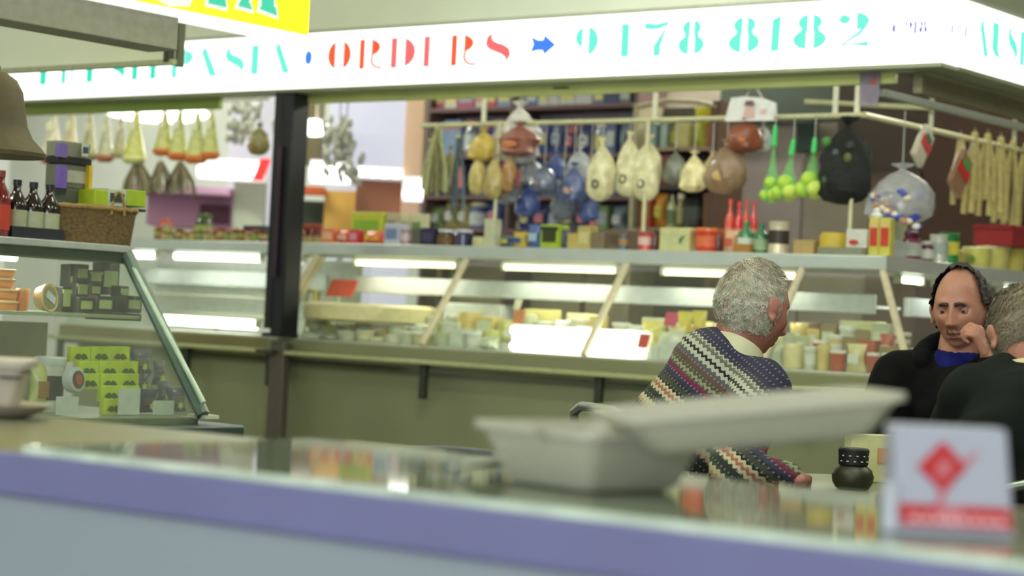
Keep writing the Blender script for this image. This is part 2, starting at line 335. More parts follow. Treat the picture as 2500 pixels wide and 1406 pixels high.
def glyph(c):
    K = []; T = []; tw = .035
    if c == 'O': K = [cresL(.4, .5, .4, .5, .26), cresR(.4, .5, .4, .5, .54)]; T = strip(arc(.4, .5, .38, .48, 0, 360, 30), tw)
    if c in 'RP':
        K = [rect(0, 0, .19, 1), cresR(.30, .71, .46, .29, .44)]; T = strip([(.19, .98), (.5, .98)], tw)+strip([(.19, .48), (.5, .49)], tw)
        if c == 'R': K += strip(arc(.75, .30, .3, .27, 150, 290, 10), .085)
    if c == 'D': K = [rect(0, 0, .2, 1), cresR(.3, .5, .52, .5, .47)]; T = strip([(.2, .98), (.5, .97)], tw)+strip([(.2, .02), (.5, .03)], tw)
    if c in 'EF':
        K = [rect(0, 0, .2, 1)]; T = strip([(.2, .98), (.6, .98)], tw)+strip([(.2, .6), (.5, .6)], tw)
        if c == 'E': T += strip([(.2, .02), (.62, .02)], tw)
    if c == 'S':
        top = [(.12, .88), (.07, .74), (.17, .64), (.35, .58), (.55, .5), (.72, .38), (.74, .2), (.66, .14)]
        bot = [(.62, .28), (.5, .36), (.3, .43), (.12, .5), (.0, .6), (-.02, .76), (.05, .88)]
        K = [[(.0, .88), (.12, .98), (.20, .95), (.16, .86), (.20, .78), (.33, .70), (.55, .63), (.75, .49), (.80, .3), (.7, .10), (.66, .08), (.63, .21), (.50, .31), (.28, .40), (.07, .50), (-.04, .66)]]
        T = strip(arc(.36, .8, .3, .19, 60, 140, 8), tw)+strip(arc(.36, .2, .34, .2, 160, 330, 14), tw)
    if c == 'H': K = [rect(0, 0, .18, 1), rect(.58, 0, .76, 1)]; T = strip([(.18, .55), (.58, .55)], tw)
    if c == 'A': K = [[(.28, 1), (.4, 1), (.82, 0), (.56, 0), (.26, .8)]]; T = strip([(.28, .95), (0, 0)], tw)+strip([(.1, .35), (.6, .35)], tw)
    if c == 'T': K = [rect(.28, 0, .48, 1)]; T = strip([(0, .98), (.78, .98)], tw)
    if c == 'U': K = [rect(0, .22, .2, 1), [(0, .24), (.2, .24), (.3, .02), (.12, .06)]]; T = strip(arc(.36, .26, .3, .24, 200, 360, 12), tw)+strip([(.66, .26), (.66, 1)], tw)
    if c == 'C': K = [cresL(.42, .5, .42, .5, .2)]; T = strip(arc(.42, .5, .4, .48, 110, 50, 8), tw)+strip(arc(.42, .5, .4, .48, 250, 310, 8), tw)
    if c == '9': K = [cresL(.32, .66, .32, .32, .24), cresR(.34, .54, .42, .46, .44)]; T = strip(arc(.34, .5, .36, .48, 240, 280, 6), .04)+strip(arc(.34, .66, .3, .32, 60, 130, 6), .03)
    if c == '4': K = [rect(.42, 0, .66, 1)]; T = strip([(.44, .96), (0, .3), (.8, .3)], tw)
    if c == '7': K = [[(0, .82), (.06, 1), (.4, .93), (.78, 1), (.8, .92), (.5, .78), (.2, .78)], [(.78, .95), (.48, .5), (.34, .3), (.34, 0), (.56, 0), (.56, .3), (.66, .6)]]
    if c == '8': K = [cresL(.42, .76, .3, .23, .36), cresR(.42, .76, .3, .23, .50), cresL(.42, .28, .42, .28, .33), cresR(.42, .28, .42, .28, .53), [(.22, .62), (.34, .62), (.34, .46), (.18, .5)], [(.52, .62), (.62, .62), (.68, .5), (.52, .46)]]
    if c == '1': K = [[(.0, 0), (.24, 0), (.28, 1), (.2, .95), (.02, .88)]]
    if c == '2': K = [arc(.18, .8, .14, .13, 0, 330, 14), cresR(.36, .74, .44, .26, .49), [(0, .02), (.3, .06), (.55, .04), (.78, .0), (.82, .16), (.74, .14), (.4, .11), (.1, .08)], [(.66, .56), (.5, .4), (.12, .1), (.2, .1), (.6, .36), (.76, .6)]]; T = strip(arc(.36, .74, .34, .25, 60, 150, 8), .03)
    return K, T
def lettermat(c, e=1.0):
    m = mat(c, .5, emit=e*.86, var=0); b = m.node_tree.nodes['Principled BSDF']
    b.inputs['Base Color'].default_value = (.02, .02, .02, 1); b.inputs['Specular IOR Level'].default_value = .05; return m
def put_letter(parent, c, x0, x1, y0, y1, hitf, mk, mt, off, side=False):
    """glyph between pixel columns x0..x1 and rows y0 (top)..y1 (base) of the photo, laid on the sign plane"""
    h0, zb = hitf(x0, y1); h1, _ = hitf(x1, y1); _, zt = hitf((x0+x1)/2, y0)
    zb = hitf((x0+x1)/2, y1)[1]
    K, T = glyph(c); kx = [p[0] for poly in K for p in poly]; sx = (h1-h0)/(max(kx)-min(kx)); h0 -= min(kx)*sx; sz = zt-zb
    mb = MB(); mb.k = 0
    for poly in K: mb.poly([(p[0]*sx, p[1]*sz) for p in poly], .004)
    mb.k = 1
    for poly in T: mb.poly([(p[0]*sx, p[1]*sz) for p in poly], .003)
    o = mb.build('letter', [mk, mt], parent, smooth=False)
    if not side: o.location = (h0, off, zb)
    else: o.location = (off, h0, zb); o.rotation_euler = (0, 0, math.pi/2)
    return o
SO = .4375; ZS0, ZS1 = 2.185, 2.455
sign = thing('shop_sign', 'long white illuminated fascia sign with green and red lettering', 'sign', C0, RZ)
aS0 = hb(-120, 200, -SO)[0]
SIGNW = mat((255, 255, 252), .4, emit=1.45, var=0)
mb = MB(); mb.box(((aS0+SO)/2, -SO+.07, (ZS0+ZS1)/2), (SO-aS0, .14, ZS1-ZS0)); mb.build('front_panel', SIGNW, sign, smooth=False)
mb = MB(); mb.box((SO-.07, .75, (ZS0+ZS1)/2), (.14, 2.1, ZS1-ZS0)); mb.build('side_panel', SIGNW, sign, smooth=False)
mb = MB(); mb.box(((aS0+SO)/2, -SO+.07, ZS1+.008), (SO-aS0, .16, .016)); mb.box((SO-.07, .75, ZS1+.008), (.16, 2.1, .016)); mb.build('top_frame', mat((190, 196, 176), .5), sign)
mb = MB(); mb.box(((aS0+SO)/2, -SO+.075, ZS0-.008), (SO-aS0-.02, .15, .016)); mb.box((SO-.075, .75, ZS0-.008), (.15, 2.1, .016)); mb.build('bottom_frame', mat((150, 158, 128), .5), sign)
GRN = lettermat((60, 238, 196), .95); GRN2 = lettermat((118, 255, 226), .95); GL = lettermat((236, 254, 248), 1.2)
RED = lettermat((255, 100, 62), .95); REDL = lettermat((255, 214, 204), 1.15); REDP = lettermat((255, 118, 118), .95)
BLU = lettermat((70, 140, 255), .95); PUR = lettermat((130, 130, 214), .95); PURL = lettermat((205, 212, 246), 1.1)
hf = lambda x, y: hb(x, y, -SO); of = -SO-.001
def slope(x, pts): 
    for (xa, ya), (xb, yb) in zip(pts, pts[1:]):
        if xa <= x <= xb: return ya+(yb-ya)*(x-xa)/(xb-xa)
    return pts[-1][1]
base = [(0, 214), (100, 208), (430, 190), (700, 179), (800, 172), (1245, 156), (1410, 143), (1780, 131), (2122, 113)]
top = [(0, 150), (100, 142), (430, 122), (700, 106), (800, 100), (1180, 82), (1245, 79), (1410, 66), (1780, 42), (2122, 28)]
for c, x0, x1, mk, mt in [('F', 97, 113, GRN, GL), ('R', 150, 196, GRN, GL), ('E', 211, 226, GRN, GL), ('S', 262, 305, GRN, GL), ('H', 322, 380, GRN, GL),
        ('P', 419, 470, GRN2, GL), ('A', 492, 530, GRN2, GL), ('S', 549, 596, GRN2, GL), ('T', 613, 630, GRN2, GL), ('A', 672, 708, GRN2, GL),
        ('O', 800, 856, RED, REDL), ('R', 877, 934, RED, REDL), ('D', 954, 1013, REDP, REDL), ('E', 1034, 1048, REDP, REDL), ('R', 1101, 1162, RED, REDL), ('S', 1184, 1246, REDP, REDL),
        ('9', 1404, 1459, GRN2, GL), ('4', 1516, 1534, GRN2, GL), ('7', 1570, 1630, GRN2, GL), ('8', 1656, 1718, GRN2, GL), ('8', 1779, 1853, GRN2, GL), ('1', 1882, 1904, GRN2, GL), ('8', 1936, 2016, GRN2, GL), ('2', 2043, 2122, GRN2, GL)]:
    xm = (x0+x1)/2; put_letter(sign, c, x0, x1, slope(xm, top), slope(xm, base), hf, mk, mt, of)
for c, x0, x1, y0, y1 in [('C', 2178, 2186, 56, 84), ('2', 2208, 2228, 52, 84), ('1', 2232, 2238, 50, 82), ('8', 2244, 2264, 50, 81)]:
    put_letter(sign, c, x0, x1, y0, y1, hf, PUR, PURL, of)
a, z = hb(754, 141, -SO); MB().at((a, of, z), (R(90), 0, 0)).lathe([(.024, 0), (.024, .003)], 24, sy=1.5).build('dot', BLU, sign, smooth=False)
a0, z0 = hb(1296, 112, -SO); a1, z1 = hb(1358, 110, -SO); k = (a1-a0)
mb = MB(); mb.poly([(0, .32*k), (.28*k, .18*k), (.5*k, .17*k), (.55*k, .33*k), (k, 0), (.55*k, -.30*k), (.5*k, -.16*k), (.28*k, -.15*k), (0, -.2*k), (.12*k, .05*k)], .004); mb.build('arrow', BLU, sign, loc=(a0, of, (z0+z1)/2), smooth=False)
sf = lambda x, y: ha(x, y, SO)
for c, x0, x1, y0, y1, mk, mt in [('C', 2319, 2325, 54, 88, PURL, PURL), ('2', 2334, 2346, 60, 90, PURL, PURL), ('1', 2352, 2359, 62, 92, PURL, PURL), ('A', 2390, 2410, 52, 136, GRN2, GL), ('U', 2420, 2440, 56, 142, GRN2, GL), ('S', 2458, 2481, 66, 154, GRN2, GL), ('T', 2488, 2497, 76, 160, GRN2, GL)]:
    put_letter(sign, c, x0, x1, y0, y1, sf, mk, mt, SO+.001, True)
# olive header strips under the sign
LIME = mat((202, 210, 134), .5, var=.12, scale=3)
ah0 = hb(714, 230, -.30)[0]; ah1 = hb(2188, 190, -.30)[0]; ah2 = hb(540, 235, -.3)[0]
t = thing('header_beam', 'olive-green header beam under the sign right of the pillar', 'beam', W(ah0, -.3, 2.10), RZ)
zb = hb(1500, 228, -.30)[1]
MB().box(((ah1-ah0)/2, 0, (2.18-zb)/2+zb-2.10), (ah1-ah0, .03, 2.18-zb)).build('board', LIME, t, bevel=.004)
am, zm = hb(1372, 215, -.31); MB().box((am-ah0, -.018, zm-2.10), (.085, .004, .010)).build('maker_plate', mat((96, 104, 64), .5), t)
t = thing('header_beam', 'olive-green header beam under the sign left of the pillar', 'beam', W(aS0, -.3, 2.10), RZ)
MB().box(((ah2-aS0)/2, 0, (2.18+zb-.012)/2-2.10), (ah2-aS0, .03, 2.192-zb)).build('board', mat((162, 186, 90), .5, var=.1, scale=3), t, bevel=.004)
t = thing('header_beam', 'dark beam under the side sign at the right corner', 'beam', W(.26, -.2, 2.08), RZ)
MB().box((0, .95, .05), (.04, 2.1, .09)).build('board', mat((112, 108, 80), .5), t)
MB().box((-.16, .95, .01), (.03, 2.1, .03)).build('lower_rail', mat((150, 158, 146), .4, .4), t)
# hanging rail round the stall
zr = hb(1600, 293, .30)[1]
RAILM = mat((208, 206, 164), .4, .2)
ar0 = hb(1030, 300, .30)[0]
t = thing('hanging_rail', 'cream steel rail hung above the counter with bags hooked on it', 'rail', W(0, .3, zr), RZ)
MB().tube([(ar0, 0, 0), (-.30, 0, 0)], .013).build('front_bar', RAILM, t)
MB().tube([(-.30, 0, 0), (-.30, 1.7, 0)], .013).build('side_bar', RAILM, t)
MB().tube([(-.75, .25, .10), (-.30, .62, .10)], .012).build('cross_bar', RAILM, t)
for x, b in ((1183, 0), (1600, 0), (2040, 0), (2085, .03)):
    a = hb(x, 250, .30)[0]; MB().box((a, b, .17), (.022, .012, .36)).build('hanger', mat((226, 224, 200), .4), t)
for y in (ha(2275, 260, -.30)[0], ha(2478, 300, -.30)[0]):
    MB().box((-.30, y-.3, .13), (.012, .024, .30)).build('hanger', mat((214, 214, 188), .4), t)
    MB().tube([(-.30, y-.3, .07), (-.24, y-.42, .24)], .010).build('brace', mat((190, 190, 166), .4), t)
for x, yt in ((1541, 440), (2046, 480), (1176, 440)):
    a, z = hb(x, yt, .12); o = MB().tube([(0, 0, 0), (0, 0, zr-ZT if x != 2046 else z-ZT)], .010).build('support_pole', RAILM, None, loc=W(a, .24, ZT))
    tag(o, 'thin cream pole from counter top to rail, '+{1541: 'between the pale cheeses and the dark cabinet', 2046: 'under the black hanging bag', 1176: 'left behind the yellow packets'}[x], 'pole')

# ------------------------------------------------------------------ left near stall: canopy, yellow sign
PL = atY(752, 85, 7.2); PL.z = 0         # lower right end of the yellow sign
def L(a, b, z=0): return PL+U*a+V*b+Vector((0, 0, z))
def hl(x, y, a=0):
    p = hitp(x, y, L(a, 0), U); q = p-PL; return q.dot(V), p.z
zy = hl(752, 85)[1]
t = thing('shop_sign', 'yellow illuminated sign with green serif letters at the top left', 'sign', PL, RZ)
MB().box((-.08, -2.0, zy+.20), (.16, 4.0, .40)).build('sign_face', mat((244, 240, 20), .4, emit=1.0, var=.02, scale=2), t, smooth=False)
mb = MB(); mb.box((-.08, -2.0, zy-.009), (.14, 3.96, .018)); mb.build('lower_lamp_strip', mat((250, 252, 250), .4, emit=.9, var=0), t, smooth=False)
YG = lettermat((74, 232, 184), .9); YW = lettermat((250, 250, 240), 1.0)
def slab(parent, polys, grow, m, off):
    mb = MB()
    for p in polys:
        cx = sum(q[0] for q in p)/len(p); cz = sum(q[1] for q in p)/len(p)
        mb.poly([(q[0]+(grow if q[0] > cx else -grow), q[1]+(grow if q[1] > cz else -grow)) for q in p], .003)
    o = mb.build('letter', m, parent, smooth=False); o.location = (off, 0, 0); o.rotation_euler = (0, 0, math.pi/2); return o
def pxp(x, y): b, z = hl(x, y); return (b, z)
Tt = [[pxp(505, 8), pxp(548, 18), pxp(544, -14), pxp(512, -22)], [pxp(514, -10), pxp(537, -8), pxp(537, -170), pxp(514, -170)], [pxp(470, -120), pxp(585, -120), pxp(585, -170), pxp(470, -170)]]
Aa = [[pxp(578, 14), pxp(612, 24), pxp(604, 6), pxp(588, -4)], [pxp(590, 6), pxp(602, 8), pxp(650, -160), pxp(628, -160)], [pxp(631, 22), pxp(672, 38), pxp(668, 18), pxp(638, 10)], [pxp(636, 16), pxp(664, 22), pxp(668, -150), pxp(634, -160)], [pxp(600, -30), pxp(650, -20), pxp(650, -50), pxp(605, -56)]]
Ss = [[pxp(388, -8), pxp(420, 8), pxp(455, 6), pxp(470, -20), pxp(455, -60), pxp(400, -60)]]
for g in (Tt, Aa, Ss): slab(t, g, .012, YW, .002)
for g in (Tt, Aa): slab(t, g, 0, YG, .006)
vb = hl(434, 100, -.06)[0]
MB().box((-.13, (vb-4)/2, zy-.073), (.14, vb+4, .11)).build('under_beam', mat((150, 150, 128), .5), t, bevel=.004)
# canopy below the yellow sign
pc = atY(433, 156, 7.75); zc = pc.z
t = thing('canopy', 'pale grey canopy panel of the near stall below the yellow sign', 'canopy', (pc.x, pc.y, 0), RZ)
MB().box((-1.6, .012, zc+.16), (3.2, .024, .32)).build('face_panel', mat((238, 242, 230), .5, var=.05, scale=1.5), t, bevel=.004)
MB().box((-.002, .012, zc+.16), (.016, .03, .34)).build('end_plate', mat((92, 96, 80), .5), t)
MB().box((-1.6, -.01, zc+.006), (3.2, .03, .02)).build('lower_lip', mat((176, 180, 156), .5), t)
k = MB(); k.box((-.07, -.012, zc+.10), (.035, .02, .05)); k.box((-.035, -.012, zc+.03), (.03, .03, .05)); k.build('clip', mat((60, 62, 56), .5), t)
# bell shaped hanging ornament
pb = atY(-28, 380, 6.0); s6 = F/6.0
t = thing('hanging_bell', 'large brown bell-shaped hanging ornament at the left picture edge', 'ornament', pb, 0)
MB().lathe([(.162, 0), (.165, .012), (.150, .03), (.125, .055), (.108, .09), (.098, .14), (.090, .19), (.070, .225), (.04, .245), (.015, .25)], 40).build('bell_body', mat((84, 74, 48), .75, var=.22, scale=14, bump=.5), t)
MB().lathe([(.02, .245), (.022, .262), (.012, .28)], 16).build('knob', mat((96, 76, 50), .7), t)
MB().tube([(0, 0, .27), (0, 0, 1.2)], .006).build('cord', mat((110, 92, 64), .8), t)
# ------------------------------------------------------------------ generic goods (local x = width, y = depth away from the viewer, z up, base at 0)
def g_box(t, w, d, h, c1, c2=None, c3=None):
    bo = MB().box((0, 0, h/2), (w, d, h)).build('carton', mat(c1, .5), t, bevel=min(w, d, h)*.06)
    if c2: MB().box((0, -d/2-.001, h*.5), (w*.74, .003, h*.5)).build('label', mat(c2, .5), bo)
    if c3: MB().box((0, -d/2-.002, h*.82), (w*.96, .003, h*.16)).build('band', mat(c3, .5), bo)
def g_pouch(t, w, d, h, c1, c2=None, c3=None, seed=0):
    n = 10; mb = MB(); vs = []; rnd = random.Random(seed)
    for j in range(9):
        v = j/8; pu = math.sin(math.pi*min(max((v-.04)/.90, 0), 1))**.55
        for i in range(n):
            q = 2*math.pi*i/n; x = math.cos(q); y = math.sin(q)
            ww = w/2*(.86+.14*math.cos(2*math.pi*v))*(1+.04*rnd.uniform(-1, 1))
            vs.append((x*ww, y*(d/2*pu+.002)*(1-.3*abs(x)), v*h))
    fs = [(j*n+i, j*n+(i+1) % n, (j+1)*n+(i+1) % n, (j+1)*n+i) for j in range(8) for i in range(n)]+[tuple(range(n)), tuple(8*n+i for i in range(n))]
    mb.raw(vs, fs); mb.mi = [1 if (c3 and f//n in (6, 7)) else 0 for f in range(len(mb.f))]
    bo = mb.build('packet_body', [mat(c1, .35, coat=.3, var=.14), mat(c3 or c1, .35, coat=.3)], t)
    if c2: MB().box((0, -d*.40-.001, h*.46), (w*.56, .006, h*.34)).build('label', mat(c2, .5), bo, bevel=.003)
def g_jar(t, w, d, h, c1, c2=None, c3=None):
    r = w/2; bo = MB().lathe([(r*.9, 0), (r, .006), (r, h*.68), (r*.8, h*.80), (r*.78, h*.84)], 20).build('jar_body', mat(c1, .2, coat=.6), t)
    MB().lathe([(r*.86, h*.83), (r*.88, h*.84), (r*.88, h*.98), (r*.8, h)], 20).build('lid', mat(c3 or (226, 222, 200), .4, .1), t)
    if c2: MB().lathe([(r*1.02, h*.14), (r*1.02, h*.60)], 20).build('label', mat(c2, .55), bo)
def g_bottle(t, w, d, h, c1, c2=None, c3=None):
    r = w/2; bo = MB().lathe([(r*.9, 0), (r, .006), (r, h*.55), (r*.92, h*.64), (r*.50, h*.76), (r*.36, h*.82), (r*.34, h*.93)], 20).build('bottle_body', mat(c1, .15, coat=.7), t)
    MB().lathe([(r*.40, h*.90), (r*.40, h), (r*.3, h)], 16).build('cap', mat(c3 or (40, 36, 30), .4), t)
    if c2: MB().lathe([(r*1.02, h*.10), (r*1.02, h*.48)], 20).build('label', mat(c2, .55), bo)
def g_tin(t, w, d, h, c1, c2=None, c3=None):
    r = w/2; bo = MB().lathe([(r, 0), (r*1.02, .003), (r*.985, .008), (r*.985, h-.008), (r*1.02, h-.003), (r*.95, h)], 22).build('tin_body', mat(c1, .3, .3), t)
    if c2: MB().lathe([(r*1.0, h*.3), (r*1.0, h*.72)], 22).build('label', mat(c2, .5), bo)
def g_tub(t, w, d, h, c1, c2=None, c3=None):
    r = w/2; bo = MB().lathe([(r*.80, 0), (r*.84, .004), (r*.97, h*.86)], 20).build('tub_body', mat(c1, .3, coat=.3), t)
    MB().lathe([(r*.98, h*.84), (r*1.03, h*.86), (r*1.03, h*.97), (r*.93, h), (r*.9, h*.97)], 20).build('lid', mat(c3 or (240, 240, 232), .3), t)
    if c2: MB().lathe([(r*.90, h*.22), (r*.96, h*.66)], 20).build('label', mat(c2, .5), bo)
def g_wedge(t, w, d, h, c1, c2=None, c3=None):
    mb = MB(); mb.raw([(-w/2, -d/2, 0), (w/2, -d/2, 0), (0, d/2, 0), (-w/2, -d/2, h), (w/2, -d/2, h), (0, d/2, h)], [(2, 1, 0), (3, 4, 5), (0, 1, 4, 3), (1, 2, 5, 4), (2, 0, 3, 5)])
    mb.build('cheese', mat(c1, .5), t, bevel=.005)
    if c2: MB().box((0, -d/2-.001, h*.5), (w*.4, .003, h*.5)).build('label', mat(c2, .5), t)
def g_round(t, w, d, h, c1, c2=None, c3=None):
    r = w/2; MB().lathe([(r*.9, 0), (r, h*.15), (r, h*.85), (r*.9, h)], 26).build('cheese', mat(c1, .5), t)
    if c2: MB().lathe([(r*.55, h), (r*.55, h+.002)], 20).build('label', mat(c2, .5), t)
def g_bag(t, w, d, h, c1, c2=None, c3=None, seed=0):       # lumpy bag gathered at the top, hung: top at z = 0
    rnd = random.Random(seed); ph = rnd.uniform(0, 6)
    q0 = rnd.uniform(.8, 1.1); prof = [(.30, .035), (.26, 0), (.10, -.05), (.09, -.08), (.42*q0, -.17), (.80*q0, -.30), (.98, -.48), (1.0*q0, -.70), (.92, -.86), (.62, -.96), (.2, -1)]
    n = 20; vs = []
    for r, z in prof:
        for i in range(n):
            q = 2*math.pi*i/n; k = 1+.13*math.sin(4*q+ph+z*6)+.08*math.sin(7*q+z*11+ph)+(.35*math.sin(3*q+ph) if z > -.02 else 0)
            vs.append((w/2*r*k*math.cos(q), d/2*r*k*math.sin(q), z*h))
    fs = [(j*n+i, j*n+(i+1) % n, (j+1)*n+(i+1) % n, (j+1)*n+i) for j in range(len(prof)-1) for i in range(n)]+[tuple(range(n))]
    mb = MB(); mb.raw(vs, fs); mb.build('bag_body', mat(c1, .34, coat=.3, var=.30, scale=24, bump=.3), t)
    if c2: MB().lathe([(w*.07, -.075*h), (w*.07, -.055*h)], 12).build('tie', mat(c2, .5), t)
    if c3: MB().ell((0, -d/2*.96, -h*.66), (w*.22, .006, h*.10)).build('label', mat(c3, .5), t)
KIND = dict(box=g_box, pouch=g_pouch, jar=g_jar, bottle=g_bottle, tin=g_tin, tub=g_tub, wedge=g_wedge, round=g_round, bag=g_bag)
CAT = dict(box='box', pouch='packet', jar='jar', bottle='bottle', tin='tin', tub='tub', wedge='cheese', round='cheese', bag='bag')
NAME = dict(box='carton_box', pouch='food_packet', jar='food_jar', bottle='sauce_bottle', tin='food_tin', tub='plastic_tub', wedge='cheese_wedge', round='cheese_round', bag='hanging_bag')
_sd = [0]
def good(kind, loc, rz, w, d, h, cols, label, group=None, name=None, cat=None, tilt=0):
    _sd[0] += 1
    t = thing(name or NAME[kind], label, cat or CAT[kind], loc, rz, group)
    if tilt: t.rotation_euler = (0, tilt, rz)
    cols = list(cols)+[None]*(3-len(cols))
    if kind in ('pouch', 'bag'): KIND[kind](t, w, d, h, *cols, seed=_sd[0])
    else: KIND[kind](t, w, d, h, *cols)
    return t
def on_top(kind, x0, x1, y0, cols, label, b=.06, d=None, z=ZT, yb=None, **k):   # goods standing on the steel top of the front wing
    xm = (x0+x1)/2; a0, _ = hb(x0, 600, b); a1, _ = hb(x1, 600, b); am, zt = hb(xm, y0, b); w = abs(a1-a0)
    d = d or min(w*.8, .12); h = max(zt-z, .02)
    return good(kind, W((a0+a1)/2, b+d/2, z+.001), RZ, w, d, h, cols, label, **k)
def on_side(kind, x0, x1, y0, cols, label, a=-.06, d=None, z=ZT, **k):          # the same on the side wing
    b0, _ = ha(x0, 630, a); b1, _ = ha(x1, 630, a); _, zt = ha((x0+x1)/2, y0, a); w = abs(b1-b0)*.9
    d = d or min(w*.8, .10)
    return good(kind, W(a-d/2, (b0+b1)/2, z+.001), RZ+math.pi/2, w, d, max(zt-z, .02), cols, label, **k)

# ------------------------------------------------------------------ near stall at the left
PT = atY(312, 600, 6.7); zT = PT.z; PT.z = 0
PBm = atY(505, 1008, 6.47); OVL = (PBm-PT).dot(U); zBt = .735
def N(a, b, z=0): return PT+U*a+V*b+Vector((0, 0, z))
def hn(x, y, a):
    p = hitp(x, y, N(a, 0), U); q = p-PT; return q.dot(V), p.z
t = thing('display_case', 'near left display case with slanted glass front and goods on two levels', 'display case', PT, RZ)
FR = mat((104, 122, 112), .35, .5)
MB().box((-.20, -1.5, zT-.012), (.42, 3.0, .024)).build('top_shelf', mat((190, 196, 188), .35, .4), t, bevel=.004)
MB().box((-.012, -1.5, zT-.042), (.03, 3.0, .036)).build('top_channel', mat((74, 84, 68), .4, .4), t)
gf = MB().tube([(0, 0, zT-.03), (OVL, 0, zBt+.01)], .022, 8).build('glass_frame', FR, t)
MB().tube([(.035, -.01, zT-.06), (OVL+.012, -.012, zBt+.05)], .008, 8).build('highlight_strip', mat((196, 216, 190), .3, .3), gf)
g = MB(); quad_glass(g, (0, -3, zT-.05), (0, -.02, zT-.05), (OVL, -.02, zBt), (OVL, -3, zBt)); g.build('front_glass', GLASS, t, smooth=False)
g = MB(); quad_glass(g, (-.35, 0, zT-.05), (0, 0, zT-.05), (OVL, 0, zBt), (-.35, 0, zBt)); g.build('end_glass', GLASS, t, smooth=False)
zs2 = hn(200, 765, .05)[1]
MB().box((-.10, -1.5, zs2-.006), (.40, 2.96, .012)).build('middle_shelf', mat((150, 168, 128), .25, alpha=.75), t, bevel=.002)
MB().box((-.05, -1.5, zBt-.012), (OVL+.40, 3.05, .024)).build('deck', mat((132, 140, 112), .4, .2), t)
MB().box((OVL-.30, -1.46, zBt-.075), (.70, 3.20, .11)).build('base_frame', mat((66, 82, 76), .4, .3), t, bevel=.008)
MB().box((-.0, -1.5, .33), (.60, 2.9, .64)).build('base_panel', mat((118, 120, 92), .5, .2), t, bevel=.01)
MB().box((-.36, -1.5, (zs2+zBt)/2-.02), (.02, 2.95, zs2-zBt-.04)).build('rear_panel', mat((142, 144, 100), .45, var=.2, scale=5, alpha=.88), t)
MB().box((OVL-.03, .03, zBt+.004), (.08, .06, .012)).build('corner_cap', mat((210, 214, 190), .4), t)
def near(kind, x0, x1, y0, yb, cols, label, a=-.12, d=.07, z=None, **k):
    b0, zb = hn(x0, yb, a); b1, _ = hn(x1, yb, a); _, zt = hn((x0+x1)/2, y0, a); zb = hn((x0+x1)/2, yb, a)[1] if z is None else z
    return good(kind, N(a-d/2, (b0+b1)/2, zb), RZ+math.pi/2, abs(b1-b0), d, zt-zb, cols, label, **k)
Z1 = zT+.001
for i, (x0, x1) in enumerate(((32, 75), (72, 115), (112, 155))):
    near('bottle', x0, x1, 438+i*6, 570, ((30, 14, 14), (170, 174, 140), (28, 26, 26)), ['left bottle of three dark wine bottles with pale labels beside the basket', 'middle bottle of three dark wine bottles with pale labels', 'right bottle of three dark wine bottles, touching the wicker basket side'][i], z=Z1, group='dark bottles with pale labels on the near case', name='wine_bottle', a=-.06)
near('box', 30, 156, 556, 575, ((26, 30, 40),), 'low dark tray holding the three wine bottles', a=-.045, z=Z1, d=.02, name='bottle_tray', cat='tray')
near('bottle', -8, 34, 415, 575, ((120, 26, 24), (196, 60, 40), (150, 60, 40)), 'red sauce bottle with red label at the left picture edge', z=Z1, a=-.04)
near('bottle', -52, -12, 420, 575, ((110, 24, 24), (200, 180, 90), (150, 60, 40)), 'red bottle just outside left of the red sauce bottle', z=Z1, a=-.04)
near('box', 142, 222, 498, 575, ((56, 60, 50), None, None), 'dark carton at the bottom of the box stack behind the basket', z=Z1, a=-.2)
z_ = hn(180, 500, -.20)[1]
near('box', 160, 226, 462, 500, ((82, 90, 76),), 'grey-green carton second from bottom of the box stack', a=-.2)
near('box', 142, 222, 402, 461, ((106, 106, 88), (176, 176, 160)), 'grey carton with purple side panel, middle of the box stack', a=-.2)
near('box', 143, 224, 386, 401, ((26, 26, 30),), 'flat black carton between the two grey cartons of the stack', a=-.195)
near('box', 145, 220, 347, 385, ((136, 138, 118), None), 'topmost grey carton of the stack with white printed panel', a=-.2)
for (x0, x1, y0, y1, c, n) in ((143, 165, 350, 384, (126, 104, 178), 'purple carton slip standing at the left of the topmost grey carton'), (143, 163, 404, 460, (118, 92, 176), 'purple carton slip left of the middle grey carton'), (216, 224, 404, 462, (214, 180, 30), 'narrow amber carton slip right of the middle grey carton')):
    near('box', x0, x1, y0, y1, (c,), n, a=-.18, d=.02)
near('box', 200, 216, 351, 382, ((208, 214, 204), (60, 80, 80)), 'small white card with dark mark on the topmost grey carton', a=-.18, d=.004, name='price_card', cat='card')
near('box', 229, 262, 463, 505, ((166, 186, 34),), 'lime green left end of the gift carton on the basket', a=-.12, d=.09)
near('box', 262, 308, 461, 505, ((190, 200, 176), (56, 62, 48)), 'white middle of the gift carton with dark drawing on the basket', a=-.12, d=.09)
near('box', 308, 356, 464, 505, ((158, 184, 44),), 'lime green right end of the gift carton on the basket', a=-.12, d=.09)
near('box', 228, 356, 505, 512, ((40, 40, 30),), 'thin dark board under the lime gift carton', a=-.115, d=.10)
